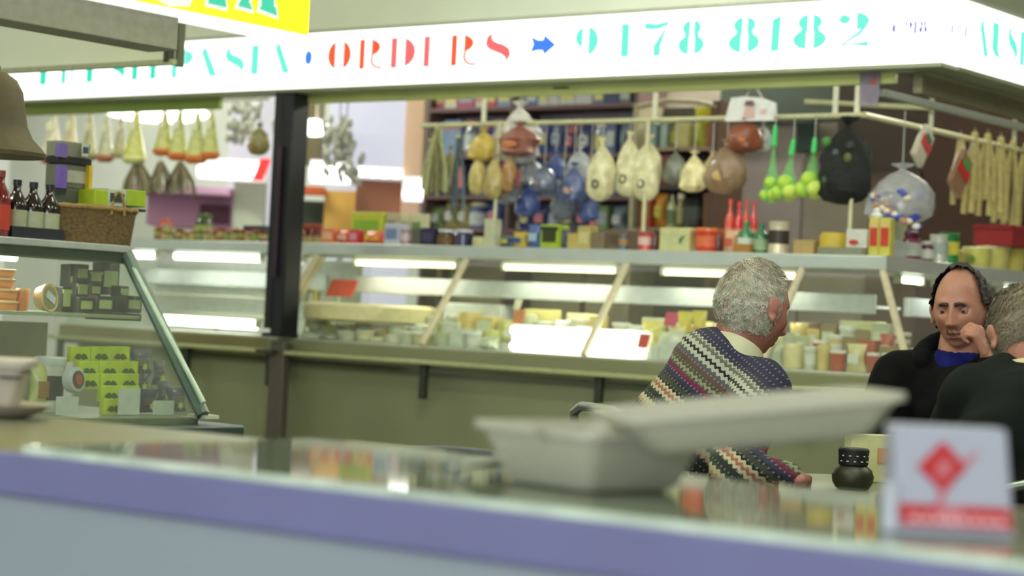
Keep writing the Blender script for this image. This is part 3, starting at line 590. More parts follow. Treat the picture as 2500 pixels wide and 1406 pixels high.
# wicker basket
b0, _ = hn(156, 580, -.02); b1, _ = hn(368, 580, -.02); zt = hn(260, 508, -.02)[1]; hh = zt-Z1
t = thing('wicker_basket', 'oval brown wicker basket with small handle beside the wine bottles', 'basket', N(-.12, (b0+b1)/2, Z1), RZ+math.pi/2)
wk = mat((104, 84, 46), .8, var=.35, scale=90, bump=.9)
sx = (b1-b0)/2; mb = MB(); prof = []
for j in range(25): z = hh*j/24; prof.append((.90+.10*j/24+(.012 if j % 2 else 0), z))
mb.lathe([(r, z) for r, z in prof]+[(.93, hh), (.84, .01)], 48, sx=sx, sy=.10); mb.build('woven_body', wk, t)
mb = MB(); mb.tube([(sx*math.cos(q*math.pi/16), .10*math.sin(q*math.pi/16), hh+.004*math.sin(q*3)) for q in range(33)], .008); rim = mb.build('rim', mat((150, 122, 70), .8, var=.3, scale=80), t)
mb = MB(); mb.tube([(.035+.028*math.cos(q*math.pi/10), -.10, hh-.02+.075*math.sin(q*math.pi/10)) for q in range(11)], .005); mb.build('handle', mat((146, 120, 70), .7, var=.3, scale=80), rim)
# goods on the middle shelf
b0, z0 = hn(-60, 634, -.1); b1, _ = hn(50, 634, -.1)
t = thing('tube_lamp', 'bright tube lamp under the top of the near left case', 'tube lamp', N(-.1, b0, zT-.06), RZ+math.pi/2)
MB().tube([(.02, 0, 0), (b1-b0-.02, 0, 0)], .014, 10).build('lamp_tube', LAMP, t); MB().box(((b1-b0)/2, 0, .02), (b1-b0, .04, .014)).build('housing', WHITE, t)
ld = area_light('tube_glow', ((b1-b0)/2, 0, -.02), .4, .03, 2.5, (1, 1, .9)); ld.parent = t
zs = zs2+.001
for i, (y0, y1) in enumerate(((735, 764), (706, 734), (680, 705), (657, 679))):
    t = near('tub', -10, 60 if i < 2 else 54, y0, y1, ((212, 128, 52), (226, 150, 80), (230, 196, 140)), ['bottom orange tub of the four stacked at the left edge', 'second orange tub from the bottom of the left stack', 'third orange tub from the bottom of the left stack', 'topmost orange tub with pale lid of the left stack'][i], a=0, d=.1, group='stacked orange tubs')
near('tub', 56, 84, 705, 764, ((206, 122, 52), None, (214, 160, 90)), 'orange tub half hidden between the stack and the round tub', a=0)
b0, z0 = hn(117, 727, .02)
t = thing('round_tub', 'round tub with amber rim standing on edge, white sticker on face', 'tub', N(.02, b0, z0), 0, rot=(R(84), R(0), RZ+math.pi/2+R(18)))
MB().lathe([(.036, -.03), (.044, 0), (.046, .006), (.044, .01), (.040, .008)], 30).build('tub_body', mat((206, 176, 120), .35), t)
MB().lathe([(.036, .007), (.036, .010)], 30).build('lid', mat((134, 126, 84), .4), t)
MB().box((0, 0, .012), (.05, .024, .003)).build('sticker', mat((196, 206, 206), .5), t).rotation_euler = (0, 0, R(-28))
k = 0
for x0, x1, y0, y1, a in ((150, 172, 700, 764, -.04), (166, 188, 645, 764, -.12), (186, 216, 645, 690, -.10), (186, 216, 690, 728, -.08), (192, 228, 725, 764, .0), (222, 246, 690, 726, -.06), (218, 250, 660, 695, -.10), (236, 276, 722, 764, .02), (246, 290, 642, 720, -.10), (292, 312, 698, 764, -.02), (308, 346, 722, 764, .04), (232, 345, 764, 782, .03)):
    k += 1
    near('box', x0, x1, y0, y1, ((14, 14, 13), (150, 168, 104) if k != 12 else None, (146, 166, 92) if k % 3 == 1 and k != 12 else None), 'black packet with green label on the middle shelf, '+ORD[k-1]+' counted from the left' if k < 12 else 'low dark tray under the right black packets', a=a, d=.05, group='black packets on the middle shelf' if k < 12 else None, name='black_packet' if k < 12 else 'tray', cat='packet' if k < 12 else 'tray')
# goods on the lower deck
zd = zBt+.001
near('tub', 112, 172, 872, 1008, ((200, 206, 190), (40, 36, 34), (206, 214, 206)), 'tall white tub with black lid band on the lower deck', a=.08, d=.1)
near('pouch', 84, 130, 885, 1008, ((186, 190, 110), (150, 110, 50)), 'pale yellow packet left of the white tub on the lower deck', a=.08)
b0, z0 = hn(186, 927, .16)
t = thing('round_cheese_box', 'round cheese box with white ring and red centre facing out', 'cheese', N(.16, b0, z0), 0, rot=(R(84), 0, RZ+math.pi/2+R(12)))
MB().lathe([(.038, -.025), (.040, 0), (.038, .006), (.030, .008)], 30).build('box_body', mat((186, 194, 190), .4), t)
MB().lathe([(.028, .006), (.028, .010)], 30).build('lid', mat((70, 66, 50), .4), t)
MB().lathe([(.016, .009), (.016, .012)], 20).build('sticker', mat((170, 74, 54), .5), t)
gr = 0
for r, y in enumerate((852, 888, 918, 948, 980)):
    for c, x in enumerate((176, 226, 272) if r < 4 else (230, 262)):
        gr += 1; xx = x + (14 if r else -4)+r*2
        if r == 3 and c == 0: continue
        t = near('box', xx, xx+48, y-6, y+32, ((182, 208, 40),), 'lime green packet, '+ORD[r]+' row from the top and '+ORD[c]+' from left on the lower deck', a=.05+.045*r, d=.02, group='lime green packets on the lower deck', name='lime_packet', cat='packet')
        mb = MB(); w = .034; mb.poly([(-.8*w, .010), (-.5*w, .022), (-.2*w, .024), (0, .017), (.25*w, .024), (.5*w, .022), (.85*w, .008), (.3*w, .004), (0, .009), (-.3*w, .004)], .002); o = mb.build('dark_print', mat((72, 88, 26), .5), t); o.location = (0, -.0115, .004)
for i, (x0, x1, y0, y1, a, lab) in enumerate(((318, 378, 852, 912, .06, 'upper left'), (376, 408, 880, 940, .08, 'upper right'), (322, 372, 912, 960, .12, 'middle left'), (340, 392, 950, 1008, .20, 'lower left'), (388, 420, 930, 985, .14, 'middle right'), (408, 462, 945, 1006, .22, 'lower right'))):
    t = near('pouch', x0, x1, y0, y1, ((44, 50, 72), (92, 74, 80)), 'dark blue packet with pale star print, '+lab+' of the blue group', a=a, d=.03, group='dark blue packets on the lower deck', name='blue_packet')
    mb = MB(); q = []
    for j in range(12): rr = .014 if j % 2 else .007; q.append((rr*math.cos(j*math.pi/6), rr*math.sin(j*math.pi/6)))
    mb.poly(q, .002); o = mb.build('star_print', mat((180, 196, 96), .5), t); o.location = (.004, -.019, .022)
for i, (x0, x1, y0, y1, a) in enumerate(((136, 190, 968, 1012, .26), (288, 340, 948, 1012, .26), (374, 424, 978, 1012, .28))):
    near('box', x0, x1, y0, y1, ((190, 202, 188), None), ['white price card standing below the round cheese box', 'tall white price card between the lime and blue packets', 'white price card leaning before the dark blue packets'][i], a=a, d=.003, name='price_card', cat='card')

# ------------------------------------------------------------------ goods on the deli counter top, left to right
T = on_top
T('box', 782, 812, 558, ((228, 130, 96), (250, 190, 150)), 'orange carton at the left end of the counter top')
T('pouch', 812, 850, 562, ((226, 84, 50), (238, 190, 170)), 'red-orange packet second from the left end of the counter top')
T('box', 850, 872, 560, ((206, 60, 66), (226, 150, 180)), 'narrow crimson carton right of the orange packets')
T('pouch', 872, 932, 562, ((226, 96, 60), (240, 180, 60)), 'wide red packet with yellow label on the counter top')
T('box', 852, 930, 518, ((190, 196, 60), (130, 180, 50)), 'lime and yellow carton standing behind the wide red packet', b=.22)
T('box', 936, 972, 545, ((200, 204, 220), (120, 140, 180)), 'white and blue carton right of the wide red packet')
T('tin', 974, 994, 560, ((190, 150, 160), (226, 210, 220)), 'pinkish white tin right of the white and blue carton')
T('box', 940, 966, 520, ((186, 176, 150), (90, 90, 60)), 'beige carton behind the white and blue carton', b=.24)
T('box', 975, 996, 522, ((206, 204, 160), (110, 130, 90)), 'left of two cream cartons with green dots behind', b=.24)
T('box', 1000, 1028, 522, ((208, 204, 164), (110, 130, 90)), 'right of two cream cartons with green dots behind', b=.24)
T('box', 1002, 1024, 556, ((96, 96, 84),), 'dark grey-green carton below the cream cartons')
T('box', 1026, 1058, 556, ((40, 36, 70), (70, 66, 96)), 'dark navy carton left of the brown pot')
T('jar', 1058, 1098, 560, ((64, 48, 30), (120, 84, 40), (230, 232, 236)), 'brown pot with white paper cover on the counter top', name='preserve_pot')
T('jar', 1100, 1138, 560, ((48, 42, 84), None, (222, 226, 240)), 'navy pot with white paper cover right of the brown pot', name='preserve_pot')
T('round', 1146, 1182, 578, ((206, 202, 150),), 'small pale cheese wheel right of the navy pot')
T('box', 1180, 1206, 535, ((206, 208, 176),), 'narrow pale standing carton beside the small cheese wheel')
for i, (x0, x1, y0, c, c2, lb) in enumerate(((1210, 1242, 572, (70, 84, 100), (190, 180, 80), 'grey-blue packet low beside the pale standing carton'), (1242, 1276, 566, (206, 180, 66), (60, 90, 150), 'yellow packet left of the blue lettered packet'), (1278, 1314, 548, (74, 104, 170), (180, 200, 210), 'blue packet with pale label beside the lime box'))):
    T('pouch', x0, x1, y0, (c, c2), lb)
T('box', 1317, 1362, 548, ((166, 190, 50), (60, 64, 30), (40, 60, 40)), 'lime green box with dark window and band on counter top')
T('pouch', 1364, 1384, 560, ((70, 76, 100),), 'slim dark packet right of the lime green box')
T('box', 1384, 1410, 570, ((196, 178, 96),), 'small ochre box left of the larger ochre box')
T('box', 1408, 1440, 552, ((188, 172, 98), (210, 200, 140)), 'larger ochre box with pale label')
T('box', 1442, 1476, 566, ((128, 112, 88),), 'brown carton right of the ochre boxes')
T('box', 1480, 1530, 560, ((112, 94, 74), (90, 70, 56)), 'wide dark brown carton left of the cream pole')
T('tin', 1506, 1526, 572, ((92, 104, 120), (170, 130, 80), None), 'small blue-grey tin before the wide brown carton', b=.02)
T('tin', 1550, 1586, 566, ((196, 92, 84), (226, 190, 180)), 'red and white tin right of the cream pole')
T('bottle', 1586, 1602, 560, ((90, 40, 34), None, (60, 30, 30)), 'slim dark red bottle right of the red and white tin')
T('box', 1608, 1682, 556, ((206, 204, 146), (196, 200, 150)), 'wide cream box with green leaf mark on counter top')
a, z = hb(1660, 585, .055); mb = MB(); mb.poly([(0, -.02), (.012, 0), (.03, .02), (.008, .012), (-.004, .002)], .003)
tag(mb.build('leaf_sticker', mat((70, 120, 60), .5), None, loc=W(a, .055, z), rot=(0, 0, RZ)), 'small green leaf sticker on the wide cream box', 'sticker')
T('tub', 1684, 1744, 556, ((208, 66, 42), (220, 110, 70), (226, 120, 60)), 'orange-red tub right of the wide cream box')
T('bottle', 1745, 1757, 556, ((90, 30, 36), None, (60, 30, 30)), 'slim burgundy bottle between red tub and pink packet')
T('pouch', 1758, 1792, 562, ((214, 170, 130), (200, 90, 70)), 'pink and cream packet left of the green bottles')
for i, (x0, x1) in enumerate(((1764, 1784), (1786, 1806), (1808, 1822), (1824, 1842))):
    T('bottle', x0, x1, 486+(i % 2)*6, ((200, 40, 48) if i % 2 else (212, 72, 52), (210, 130, 110), (220, 60, 60)), 'tall red bottle '+['first', 'second', 'third', 'fourth'][i]+' from left of the row behind the green bottles', b=.22, group='tall red bottles behind the green ones')
T('bottle', 1794, 1830, 540, ((40, 120, 74), (206, 216, 200), (40, 130, 80)), 'left green bottle with white label beside the pink packet', name='oil_bottle')
T('bottle', 1832, 1866, 546, ((30, 104, 62), (150, 170, 130), (36, 120, 76)), 'right green bottle with dull label beside the white tin', name='oil_bottle')
T('box', 1790, 1830, 596, ((168, 120, 50),), 'low tan box in front of the left green bottle', b=.01, d=.03)
T('tin', 1868, 1912, 540, ((214, 204, 176), (50, 40, 34)), 'cream tin with black lettering band right of the green bottles')
T('box', 1936, 1986, 586, ((176, 150, 96),), 'row of low tan boxes right of the cream tin')
T('round', 1990, 2056, 568, ((204, 178, 60), (150, 110, 40)), 'yellow tin-like cheese wheel with dark emblem beside white carton')
T('box', 1996, 2106, 604, ((136, 140, 118),), 'flat grey-green tray at the right end of the counter top', b=.0, d=.05, name='tray', cat='tray')
T('box', 2064, 2116, 560, ((216, 216, 206), None), 'white carton with red oval mark at the counter corner')
a, z = hb(2084, 591, .055); tag(MB().at((0, 0, 0), (R(90), 0, 0)).lathe([(.022, 0), (.022, .003)], 20, sy=.5).build('red_mark', mat((196, 60, 48), .5), None, loc=W(a, .055, z), rot=(0, 0, RZ)), 'red oval sticker on the white corner carton', 'sticker')
for i, (x0, x1) in enumerate(((2120, 2144), (2146, 2172))):
    T('box', x0, x1, 532, ((206, 200, 84), (200, 60, 50), (214, 190, 120)), ['left yellow printed carton with red mark at the corner', 'right yellow printed carton with red mark at the corner'][i], b=.04, z=ZT)
S_ = on_side
S_('box', 2172, 2214, 534, ((196, 200, 168),), 'pale green carton right of the yellow printed cartons', a=-.10)
S_('box', 2168, 2214, 590, ((190, 196, 186),), 'white low carton at the counter corner on the side wing', a=-.03, d=.05)
S_('jar', 2222, 2256, 566, ((120, 24, 50), (190, 190, 180), (84, 24, 60)), 'burgundy jar at the left of the side wing top')
S_('jar', 2264, 2284, 590, ((84, 30, 60), (214, 214, 200), (206, 206, 196)), 'purple jar with white label right of the burgundy jar')
S_('tin', 2296, 2318, 574, ((206, 210, 196), (170, 180, 170)), 'white tin left of the green and yellow tin')
S_('tin', 2322, 2346, 570, ((40, 130, 64), (214, 204, 70)), 'green tin with yellow label on the side wing top')
S_('pouch', 2356, 2392, 610, ((170, 150, 70), (90, 150, 70)), 'olive packet right of the green tin')
S_('tub', 2392, 2426, 604, ((212, 206, 108), None, (216, 214, 150)), 'yellow tub left of the tallest yellow tub')
S_('tub', 2430, 2468, 600, ((216, 208, 120), None, (220, 214, 150)), 'yellow tub in the middle above the balding man')
S_('tub', 2470, 2508, 584, ((206, 196, 100), None, (226, 226, 212)), 'yellow tub with white lid at the right picture edge')
# left bay top goods
for i in range(16):
    x = 372+i*17
    c = [(150, 60, 36), (120, 40, 30), (70, 110, 50), (160, 70, 40)][i*7 % 4]
    T(['jar', 'tin'][i % 3 == 0], x, x+15, 556+((i*5) % 11), (c, (190, 180, 120) if i % 2 else (160, 170, 90), [(190, 70, 40), (200, 180, 120)][i % 2]), 'small preserve jar on the left bay counter, '+ORD[i]+' from the left', b=.10, group='small preserve jars on the left bay', d=.04)
T('jar', 380, 404, 535, ((190, 60, 40), (90, 140, 60), (206, 90, 50)), 'red jar with green label standing behind the left end of small jars', b=.25)
T('bottle', 392, 402, 540, ((60, 150, 70), None, (210, 70, 60)), 'slim green bottle rising from the left end of the small jars', b=.2)
T('jar', 468, 498, 522, ((52, 74, 36), (150, 160, 90), (90, 110, 60)), 'tall dark green jar above the small preserve jars', b=.25)
T('box', 590, 640, 550, ((54, 60, 64), (110, 50, 50)), 'dark carton beside the pillar on the left bay', b=.2)
for i, (x0, x1) in enumerate(((722, 742), (744, 762), (764, 778))):
    T('jar', x0, x1, 546, ((110, 34, 28), (180, 160, 110), (150, 60, 40)), ['left', 'middle', 'right'][i]+' dark red jar between the pillar and the glass case', b=.15, group='dark red jars right of the pillar', z=1.38)
# grey and brown cool-room panels at the back right
def bpanel(x0, x1, y0, y1, b, col, label, name='wall_panel', cat='panel', th=.04):
    q0, _ = hb(x0, 400, b); q1, _ = hb(x1, 400, b); zt = hb((x0+x1)/2, y0, b)[1]; zb = max(hb((x0+x1)/2, y1, b)[1], .02)
    t = thing(name, label, cat, W(q0, b, zb), RZ); MB().box(((q1-q0)/2, th/2, (zt-zb)/2), (q1-q0, th, zt-zb)).build('panel_face', mat(col, .6, var=.12, scale=4), t, bevel=.004)
    MB().box(((q1-q0)/2, -.004, zt-zb-.012), (q1-q0, .012, .02)).build('edge_strip', mat(tuple(max(v-20, 0) for v in col), .5), t)
# ------------------------------------------------------------------ goods inside the long case
rnd = random.Random(5)
names = {'tub': 'deli tub', 'wedge': 'cheese wedge', 'round': 'cheese round', 'box': 'cheese block', 'pouch': 'cheese pack'}
pal = [((206, 212, 186), 'pale green-white'), ((228, 218, 160), 'cream yellow'), ((214, 220, 206), 'white'), ((196, 200, 120), 'yellow-green'), ((222, 200, 120), 'golden'), ((188, 196, 160), 'grey-green')]
def zone(x):
    return 'left of the first post' if x < 1060 else 'between first and second post' if x < 1480 else 'beside the old man' if x < 1800 else 'right of the old man'
cnt = {}
def inside(kind, x0, x1, y0, cols, label, b, z=ZL+.001, **k):
    a0, _ = hb(x0, 830, b); a1, _ = hb(x1, 830, b); zt = hb((x0+x1)/2, y0, b)[1]; w = abs(a1-a0)
    return good(kind, W((a0+a1)/2, b, z), RZ, w, min(w*.8, .11), max(zt-z, .02), cols, label, **k)
for row, (b, ylo, yhi) in enumerate(((-.20, 803, 826), (-.06, 778, 800), (.09, 752, 778))):
    x = 742+row*12
    while x < 2190:
        wpx = rnd.uniform(30, 52); sh = (x-750)*.030
        if not (1235 < x+wpx/2 < 1580 and row == 0) and not (row == 2 and 770 < x < 1030):
            kind = rnd.choice(['tub', 'tub', 'wedge', 'box', 'pouch', 'round']); c, cn = rnd.choice(pal)
            if 1780 < x and rnd.random() < .3: c, cn = (186, 84, 60), 'red'
            if 2000 < x and rnd.random() < .4: c, cn = (150, 130, 90), 'brown'
            lab = f"{cn} {names[kind]}, {['front', 'middle', 'rear'][row]} row, {zone(x)}"
            cnt[lab] = cnt.get(lab, 0)+1; full = lab + ('' if cnt[lab] == 1 else ', '+ORD[cnt[lab]-1]+' from left')
            inside(kind, x, x+wpx-3, rnd.uniform(ylo, yhi)-6+sh, (c, rnd.choice([None, (232, 234, 220), (214, 224, 190)])), full, b, group=['front', 'middle', 'rear'][row]+' row of goods in the deli case', z=ZL+.001+.035*row)
        x += wpx
# low risers carrying the middle and rear rows
for b, h in ((-.06, .034), (.09, .069)):
    o = MB().box(((aE)/2, b, ZL+h/2), (-aE-.06, .13, h)).build('display_riser', mat((206, 212, 196), .4), None, loc=C0, rot=(0, 0, RZ)); tag(o, 'low pale step carrying the %s row of goods in the case' % ('middle' if h < .05 else 'rear'), 'shelf')
ZM = ZL+.036
inside('round', 782, 1026, 742, ((232, 222, 168),), 'large pale yellow cheese slab lying at the left in the case', .02, z=ZM+.055, name='cheese_slab', cat='cheese')
def tagcard(x0, x1, y0, y1, b, col, label, name='price_card', cat='card', rot=0):
    a0, zb = hb(x0, y1, b); a1, _ = hb(x1, y1, b); zt = hb((x0+x1)/2, y0, b)[1]
    mb = MB(); mb.box((0, 0, (zt-zb)/2), (a1-a0, .004, zt-zb), shift=(.025 if rot else 0, .02)); t = thing(name, label, cat, W((a0+a1)/2, b, zb), RZ)
    mb.build('card', mat(col, .5), t)
    s = MB(); zl = zb-(ZL+.03); s.tube([(0, .004, -max(zl, .01)), (0, .004, .01)], .003, 6); s.build('stem', WHITE, t)
tagcard(795, 858, 682, 722, .0, (236, 78, 40), 'red-orange slanted price card at the left in the case', rot=1)
tagcard(1620, 1650, 762, 795, -.02, (196, 66, 104), 'pink price card left of the old man in the case')
tagcard(1250, 1276, 756, 788, -.02, (214, 132, 84), 'orange price card standing left behind the reflection block')
tagcard(1252, 1268, 730, 756, .02, (206, 204, 170), 'cream card above the orange price card')
tagcard(1556, 1580, 815, 848, -.22, (196, 50, 44), 'small red card at the right end of the reflection block')
inside('pouch', 1652, 1690, 760, ((222, 206, 70), (232, 226, 150)), 'bright yellow packet right of the pink card', -.04, z=ZM)
inside('pouch', 1688, 1724, 758, ((218, 204, 80), (214, 150, 60)), 'bright yellow packet nearest the old man\'s collar', -.04, z=ZM)
inside('pouch', 1566, 1618, 784, ((220, 210, 110), (236, 230, 200)), 'pale yellow packet left of the pink card', -.06, z=ZM)
a, z = hb(760, 708, -.1)
t = thing('twisted_ribbon', 'yellow and black twisted ribbon bundle at the left inside the case', 'ribbon', W(a, -.10, ZL), RZ)
h = z-ZL
MB().tube([(-.04, 0, 0), (-.02, 0, h*.35), (.02, 0, h*.5), (-.035, 0, h*.8), (-.01, 0, h), (.03, 0, h*.96), (.035, 0, h*.6), (.0, 0, h*.3), (.03, 0, 0)], .011).build('yellow_loop', mat((190, 176, 44), .5), t)
MB().tube([(.02, .02, 0), (.012, .02, h*.5), (.03, .02, h*.95)], .014).build('dark_loop', mat((90, 74, 34), .5), t)
inside('bag', 1090, 1180, 740, ((196, 206, 196),), 'clear wrapped tray of cheese between the first posts', .02, z=ZL+.14, name='wrapped_tray', cat='tray') if False else None
# goods in the side wing
for i, (kind, x0, x1, y0, c, lab) in enumerate((('round', 1030, 1076, 752, (222, 204, 150), 'tall cream cheese round right of the large slab'), ('box', 1096, 1238, 742, (206, 214, 206), 'wide clear-wrapped tray of cheese between first and second post'),
        ('wedge', 1290, 1384, 756, (214, 206, 130), 'large yellow cheese wedge behind the glowing reflection block'), ('box', 1396, 1470, 766, (226, 220, 170), 'cream cheese block behind the right half of the reflection block'),
        ('box', 1580, 1640, 776, (190, 196, 150), 'grey-green block behind the pink price card'), ('round', 1940, 2010, 788, (150, 110, 80), 'dark brown salami log pile right of the old man'), ('box', 2062, 2150, 784, (206, 208, 150), 'pale wrapped stack near the counter corner in the case'))):
    inside(kind, x0, x1, y0, (c, (232, 234, 224) if i % 2 else None), lab, .20, z=ZL+.001)
bpanel(1050, 2300, 640, 1300, 2.26, (196, 186, 154), 'beige tiled lower wall of the stall seen through the deli case')
k = 0
for row, a in enumerate((.16, .02)):
    for x in (2230, 2262, 2300, 2344, 2392, 2440):
        k += 1; b0, _ = ha(x, 840, a); b1, _ = ha(x+30, 840, a); c, cn = pal[(k*5) % 6]
        good(['tub', 'wedge', 'box'][k % 3], W(a, (b0+b1)/2, ZL+.001+.04*row), RZ+math.pi/2, (b1-b0)*.8, .09, .07, (c, (40, 70, 170) if k in (2, 5) else None), f"{cn} deli item in the side wing, {['front', 'rear'][row]} row, {ORD[(k-1)%6]} from the corner", group='goods in the side wing')

# ------------------------------------------------------------------ shelving at the back of the stall, full of packets
BB = 2.0
sy = [255, 375, 478, 562, 640]
a0, _ = hb(1042, 400, BB); a1, _ = hb(1548, 400, BB)
t = thing('shelving_unit', 'dark wooden shelving unit full of blue packets behind the counter', 'shelving', W(a0, BB, 0), RZ)
SH = mat((112, 84, 86), .6, var=.15, scale=6)
zs_ = [hb(1400, y, BB)[1] for y in sy]
for z in zs_+[hb(1400, 190, BB)[1]]: MB().box(((a1-a0)/2, .13, z-.012), (a1-a0, .28, .024)).build('shelf', SH, t)
MB().box(((a1-a0)/2, .275, 1.3), (a1-a0, .02, 2.6)).build('back_board', mat((150, 144, 158), .7, var=.1), t)
for x in (0, (a1-a0)*.42, a1-a0): MB().box((x, .13, 1.3), (.025, .28, 2.6)).build('side_board', mat((104, 82, 82), .6), t)
blues = [((84, 98, 150), 'blue'), ((60, 64, 116), 'navy'), ((120, 142, 186), 'light blue'), ((140, 152, 172), 'grey-blue'), ((196, 204, 208), 'pale'), ((170, 164, 104), 'mustard'), ((104, 110, 124), 'slate'), ((74, 92, 164), 'royal blue')]
cnt2 = {}
for r in range(5):
    ytop = [205, 292, 386, 488, 574][r]; x = 1046 if r else 1052; i = 0
    while x < 1538:
        wp = rnd.uniform(24, 44)
        if x+wp > 1546: break
        c, cn = rnd.choice(blues[:5]+blues[6:]) if r < 3 else rnd.choice(blues)
        if r == 0 and x < 1200: c, cn = rnd.choice([((170, 50, 60), 'red'), ((196, 190, 186), 'pale'), ((160, 60, 100), 'magenta')])
        if r >= 3 and rnd.random() < .3: c, cn = rnd.choice([((120, 140, 90), 'green'), ((186, 170, 100), 'yellow'), ((190, 150, 150), 'pinkish')])
        if r == 0 and 1290 < x < 1420: c, cn = (196, 196, 202), 'pale'
        kind = rnd.choice(['pouch', 'pouch', 'box', 'jar']) if r else 'box'
        b = BB+.06; q0, _ = hb(x, 400, b); q1, _ = hb(x+wp-1, 400, b); zt = hb(x, ytop+rnd.uniform(0, 16), b)[1]; zb = zs_[r]+.001
        c2 = rnd.choice([(206, 120, 130), (190, 196, 200), None, (210, 200, 130), (150, 160, 180)])
        nm = {'pouch': 'packet', 'box': 'carton', 'jar': 'jar'}[kind]; lab = f"{cn} {nm} on the {['top', 'second', 'third', 'fourth', 'lowest'][r]} back shelf"
        cnt2[lab] = cnt2.get(lab, 0)+1; full = lab if cnt2[lab] == 1 else lab+', '+ORD[cnt2[lab]-1]+' of its colour from the left'
        good(kind, W((q0+q1)/2, b+.03, zb), RZ, abs(q1-q0), .10, max(zt-zb, .05), (c, c2, (190, 110, 120) if r in (1, 2) and rnd.random() < .4 else None), full, group=f"goods on the {['top', 'second', 'third', 'fourth', 'lowest'][r]} back shelf")
        x += wp
# beige framed cabinet right of the shelving
BC = 1.55
a0, z1 = hb(1556, 248, BC); a1, _ = hb(1752, 262, BC); z1 = hb(1650, 250, BC)[1]
t = thing('open_cabinet', 'open cabinet with beige frame and curved top right of the shelving', 'cabinet', W(a0, BC, 0), RZ)
w_ = a1-a0
MB().box((0, .12, z1/2), (.03, .26, z1)).build('side_frame', mat((178, 168, 140), .5), t)
MB().box((w_, .12, z1/2), (.05, .26, z1)).build('side_frame', mat((92, 66, 54), .6), t)
MB().tube([(0, 0, z1-.02), (w_*.4, 0, z1+.012), (w_*.75, 0, z1), (w_, 0, z1-.03)], .014).build('top_frame', mat((170, 160, 130), .5), t)
MB().box((w_/2, .25, z1/2), (w_, .02, z1)).build('back_panel', mat((84, 78, 74), .6), t)
zc = {y: hb(1650, y, BC)[1] for y in (358, 452, 556, 640)}
for y, z in zc.items(): MB().box((w_/2, .12, z-.012), (w_, .25, .022)).build('shelf', mat((150, 128, 110) if y != 452 else (60, 58, 56), .5), t)
def cab(kind, x0, x1, y0, ys, cols, lab, **k):
    b = BC-.01; q0, _ = hb(x0, 400, b); q1, _ = hb(x1, 400, b); zt = hb((x0+x1)/2, y0, b)[1]
    good(kind, W((q0+q1)/2, b+.07, zc[ys]+.001), RZ, q1-q0, .1, zt-zc[ys], cols, lab, **k)
cab('tin', 1564, 1590, 300, 358, ((120, 140, 140), None), 'grey-green tin at the left of the cabinet\'s upper shelf')
cab('tin', 1592, 1616, 296, 358, ((140, 156, 150), None), 'pale grey tin second from left on the cabinet\'s upper shelf')
cab('jar', 1618, 1634, 290, 358, ((110, 96, 50), (170, 160, 60), (50, 44, 34)), 'dark-lidded jar on the cabinet\'s upper shelf')
cab('box', 1638, 1674, 300, 358, ((186, 176, 116),), 'beige box on the cabinet\'s upper shelf')
cab('pouch', 1674, 1712, 258, 358, ((176, 180, 60), None, (200, 190, 40)), 'tall yellow-green bag on the cabinet\'s upper shelf')
cab('box', 1714, 1746, 300, 358, ((140, 78, 50),), 'rust brown carton at the right of the cabinet\'s upper shelf')
cab('box', 1570, 1606, 382, 452, ((84, 40, 64),), 'plum carton on the cabinet\'s second shelf')
cab('box', 1608, 1640, 376, 452, ((112, 38, 50),), 'dark red carton on the cabinet\'s second shelf')
cab('pouch', 1642, 1680, 396, 452, ((90, 92, 104), (160, 170, 170)), 'slate packet on the cabinet\'s second shelf')
cab('box', 1684, 1740, 392, 452, ((100, 100, 86),), 'grey carton on the cabinet\'s second shelf')
cab('box', 1562, 1588, 476, 556, ((176, 70, 60), (150, 120, 60)), 'red and olive carton on the cabinet\'s third shelf')
cab('pouch', 1588, 1618, 470, 556, ((206, 140, 60), (190, 190, 70)), 'orange-yellow packet on the cabinet\'s third shelf')
cab('bottle', 1618, 1640, 466, 556, ((190, 196, 160), (110, 130, 90), None), 'pale bottle on the cabinet\'s third shelf')
cab('jar', 1642, 1660, 470, 556, ((120, 110, 60), (170, 160, 110), None), 'olive jar on the cabinet\'s third shelf')
cab('tin', 1662, 1712, 484, 556, ((30, 32, 30), (60, 66, 60)), 'black tin on the cabinet\'s third shelf')
cab('box', 1716, 1746, 470, 556, ((108, 72, 40),), 'tall brown carton on the cabinet\'s third shelf')
bpanel(1755, 1960, 300, 1100, 2.18, (164, 152, 150), 'grey mauve back panel behind the green net bags')
bpanel(1965, 2120, 370, 1100, 2.16, (154, 144, 130), 'grey beige back panel behind the black hanging bag')
bpanel(1750, 2035, 160, 300, 2.14, (66, 76, 70), 'dark green-grey panel high behind the white printed bag')
bpanel(1940, 1985, 300, 372, 2.12, (28, 52, 46), 'small dark green square panel behind the net bags')
bpanel(2040, 2330, 150, 420, 2.10, (58, 42, 36), 'dark brown panel high behind the corner of the rail')
bpanel(2125, 2250, 420, 1100, 2.10, (104, 82, 70), 'brown back panel behind the sweets bag')
bpanel(2255, 2700, 150, 1100, 2.05, (72, 42, 32), 'deep brown cool-room door behind the pale bread bags', 'cool_room_door', 'door')
bpanel(2385, 2480, 548, 600, 1.2, (150, 28, 34), 'red crate behind the yellow tubs on the side wing', 'red_crate', 'crate', .25)
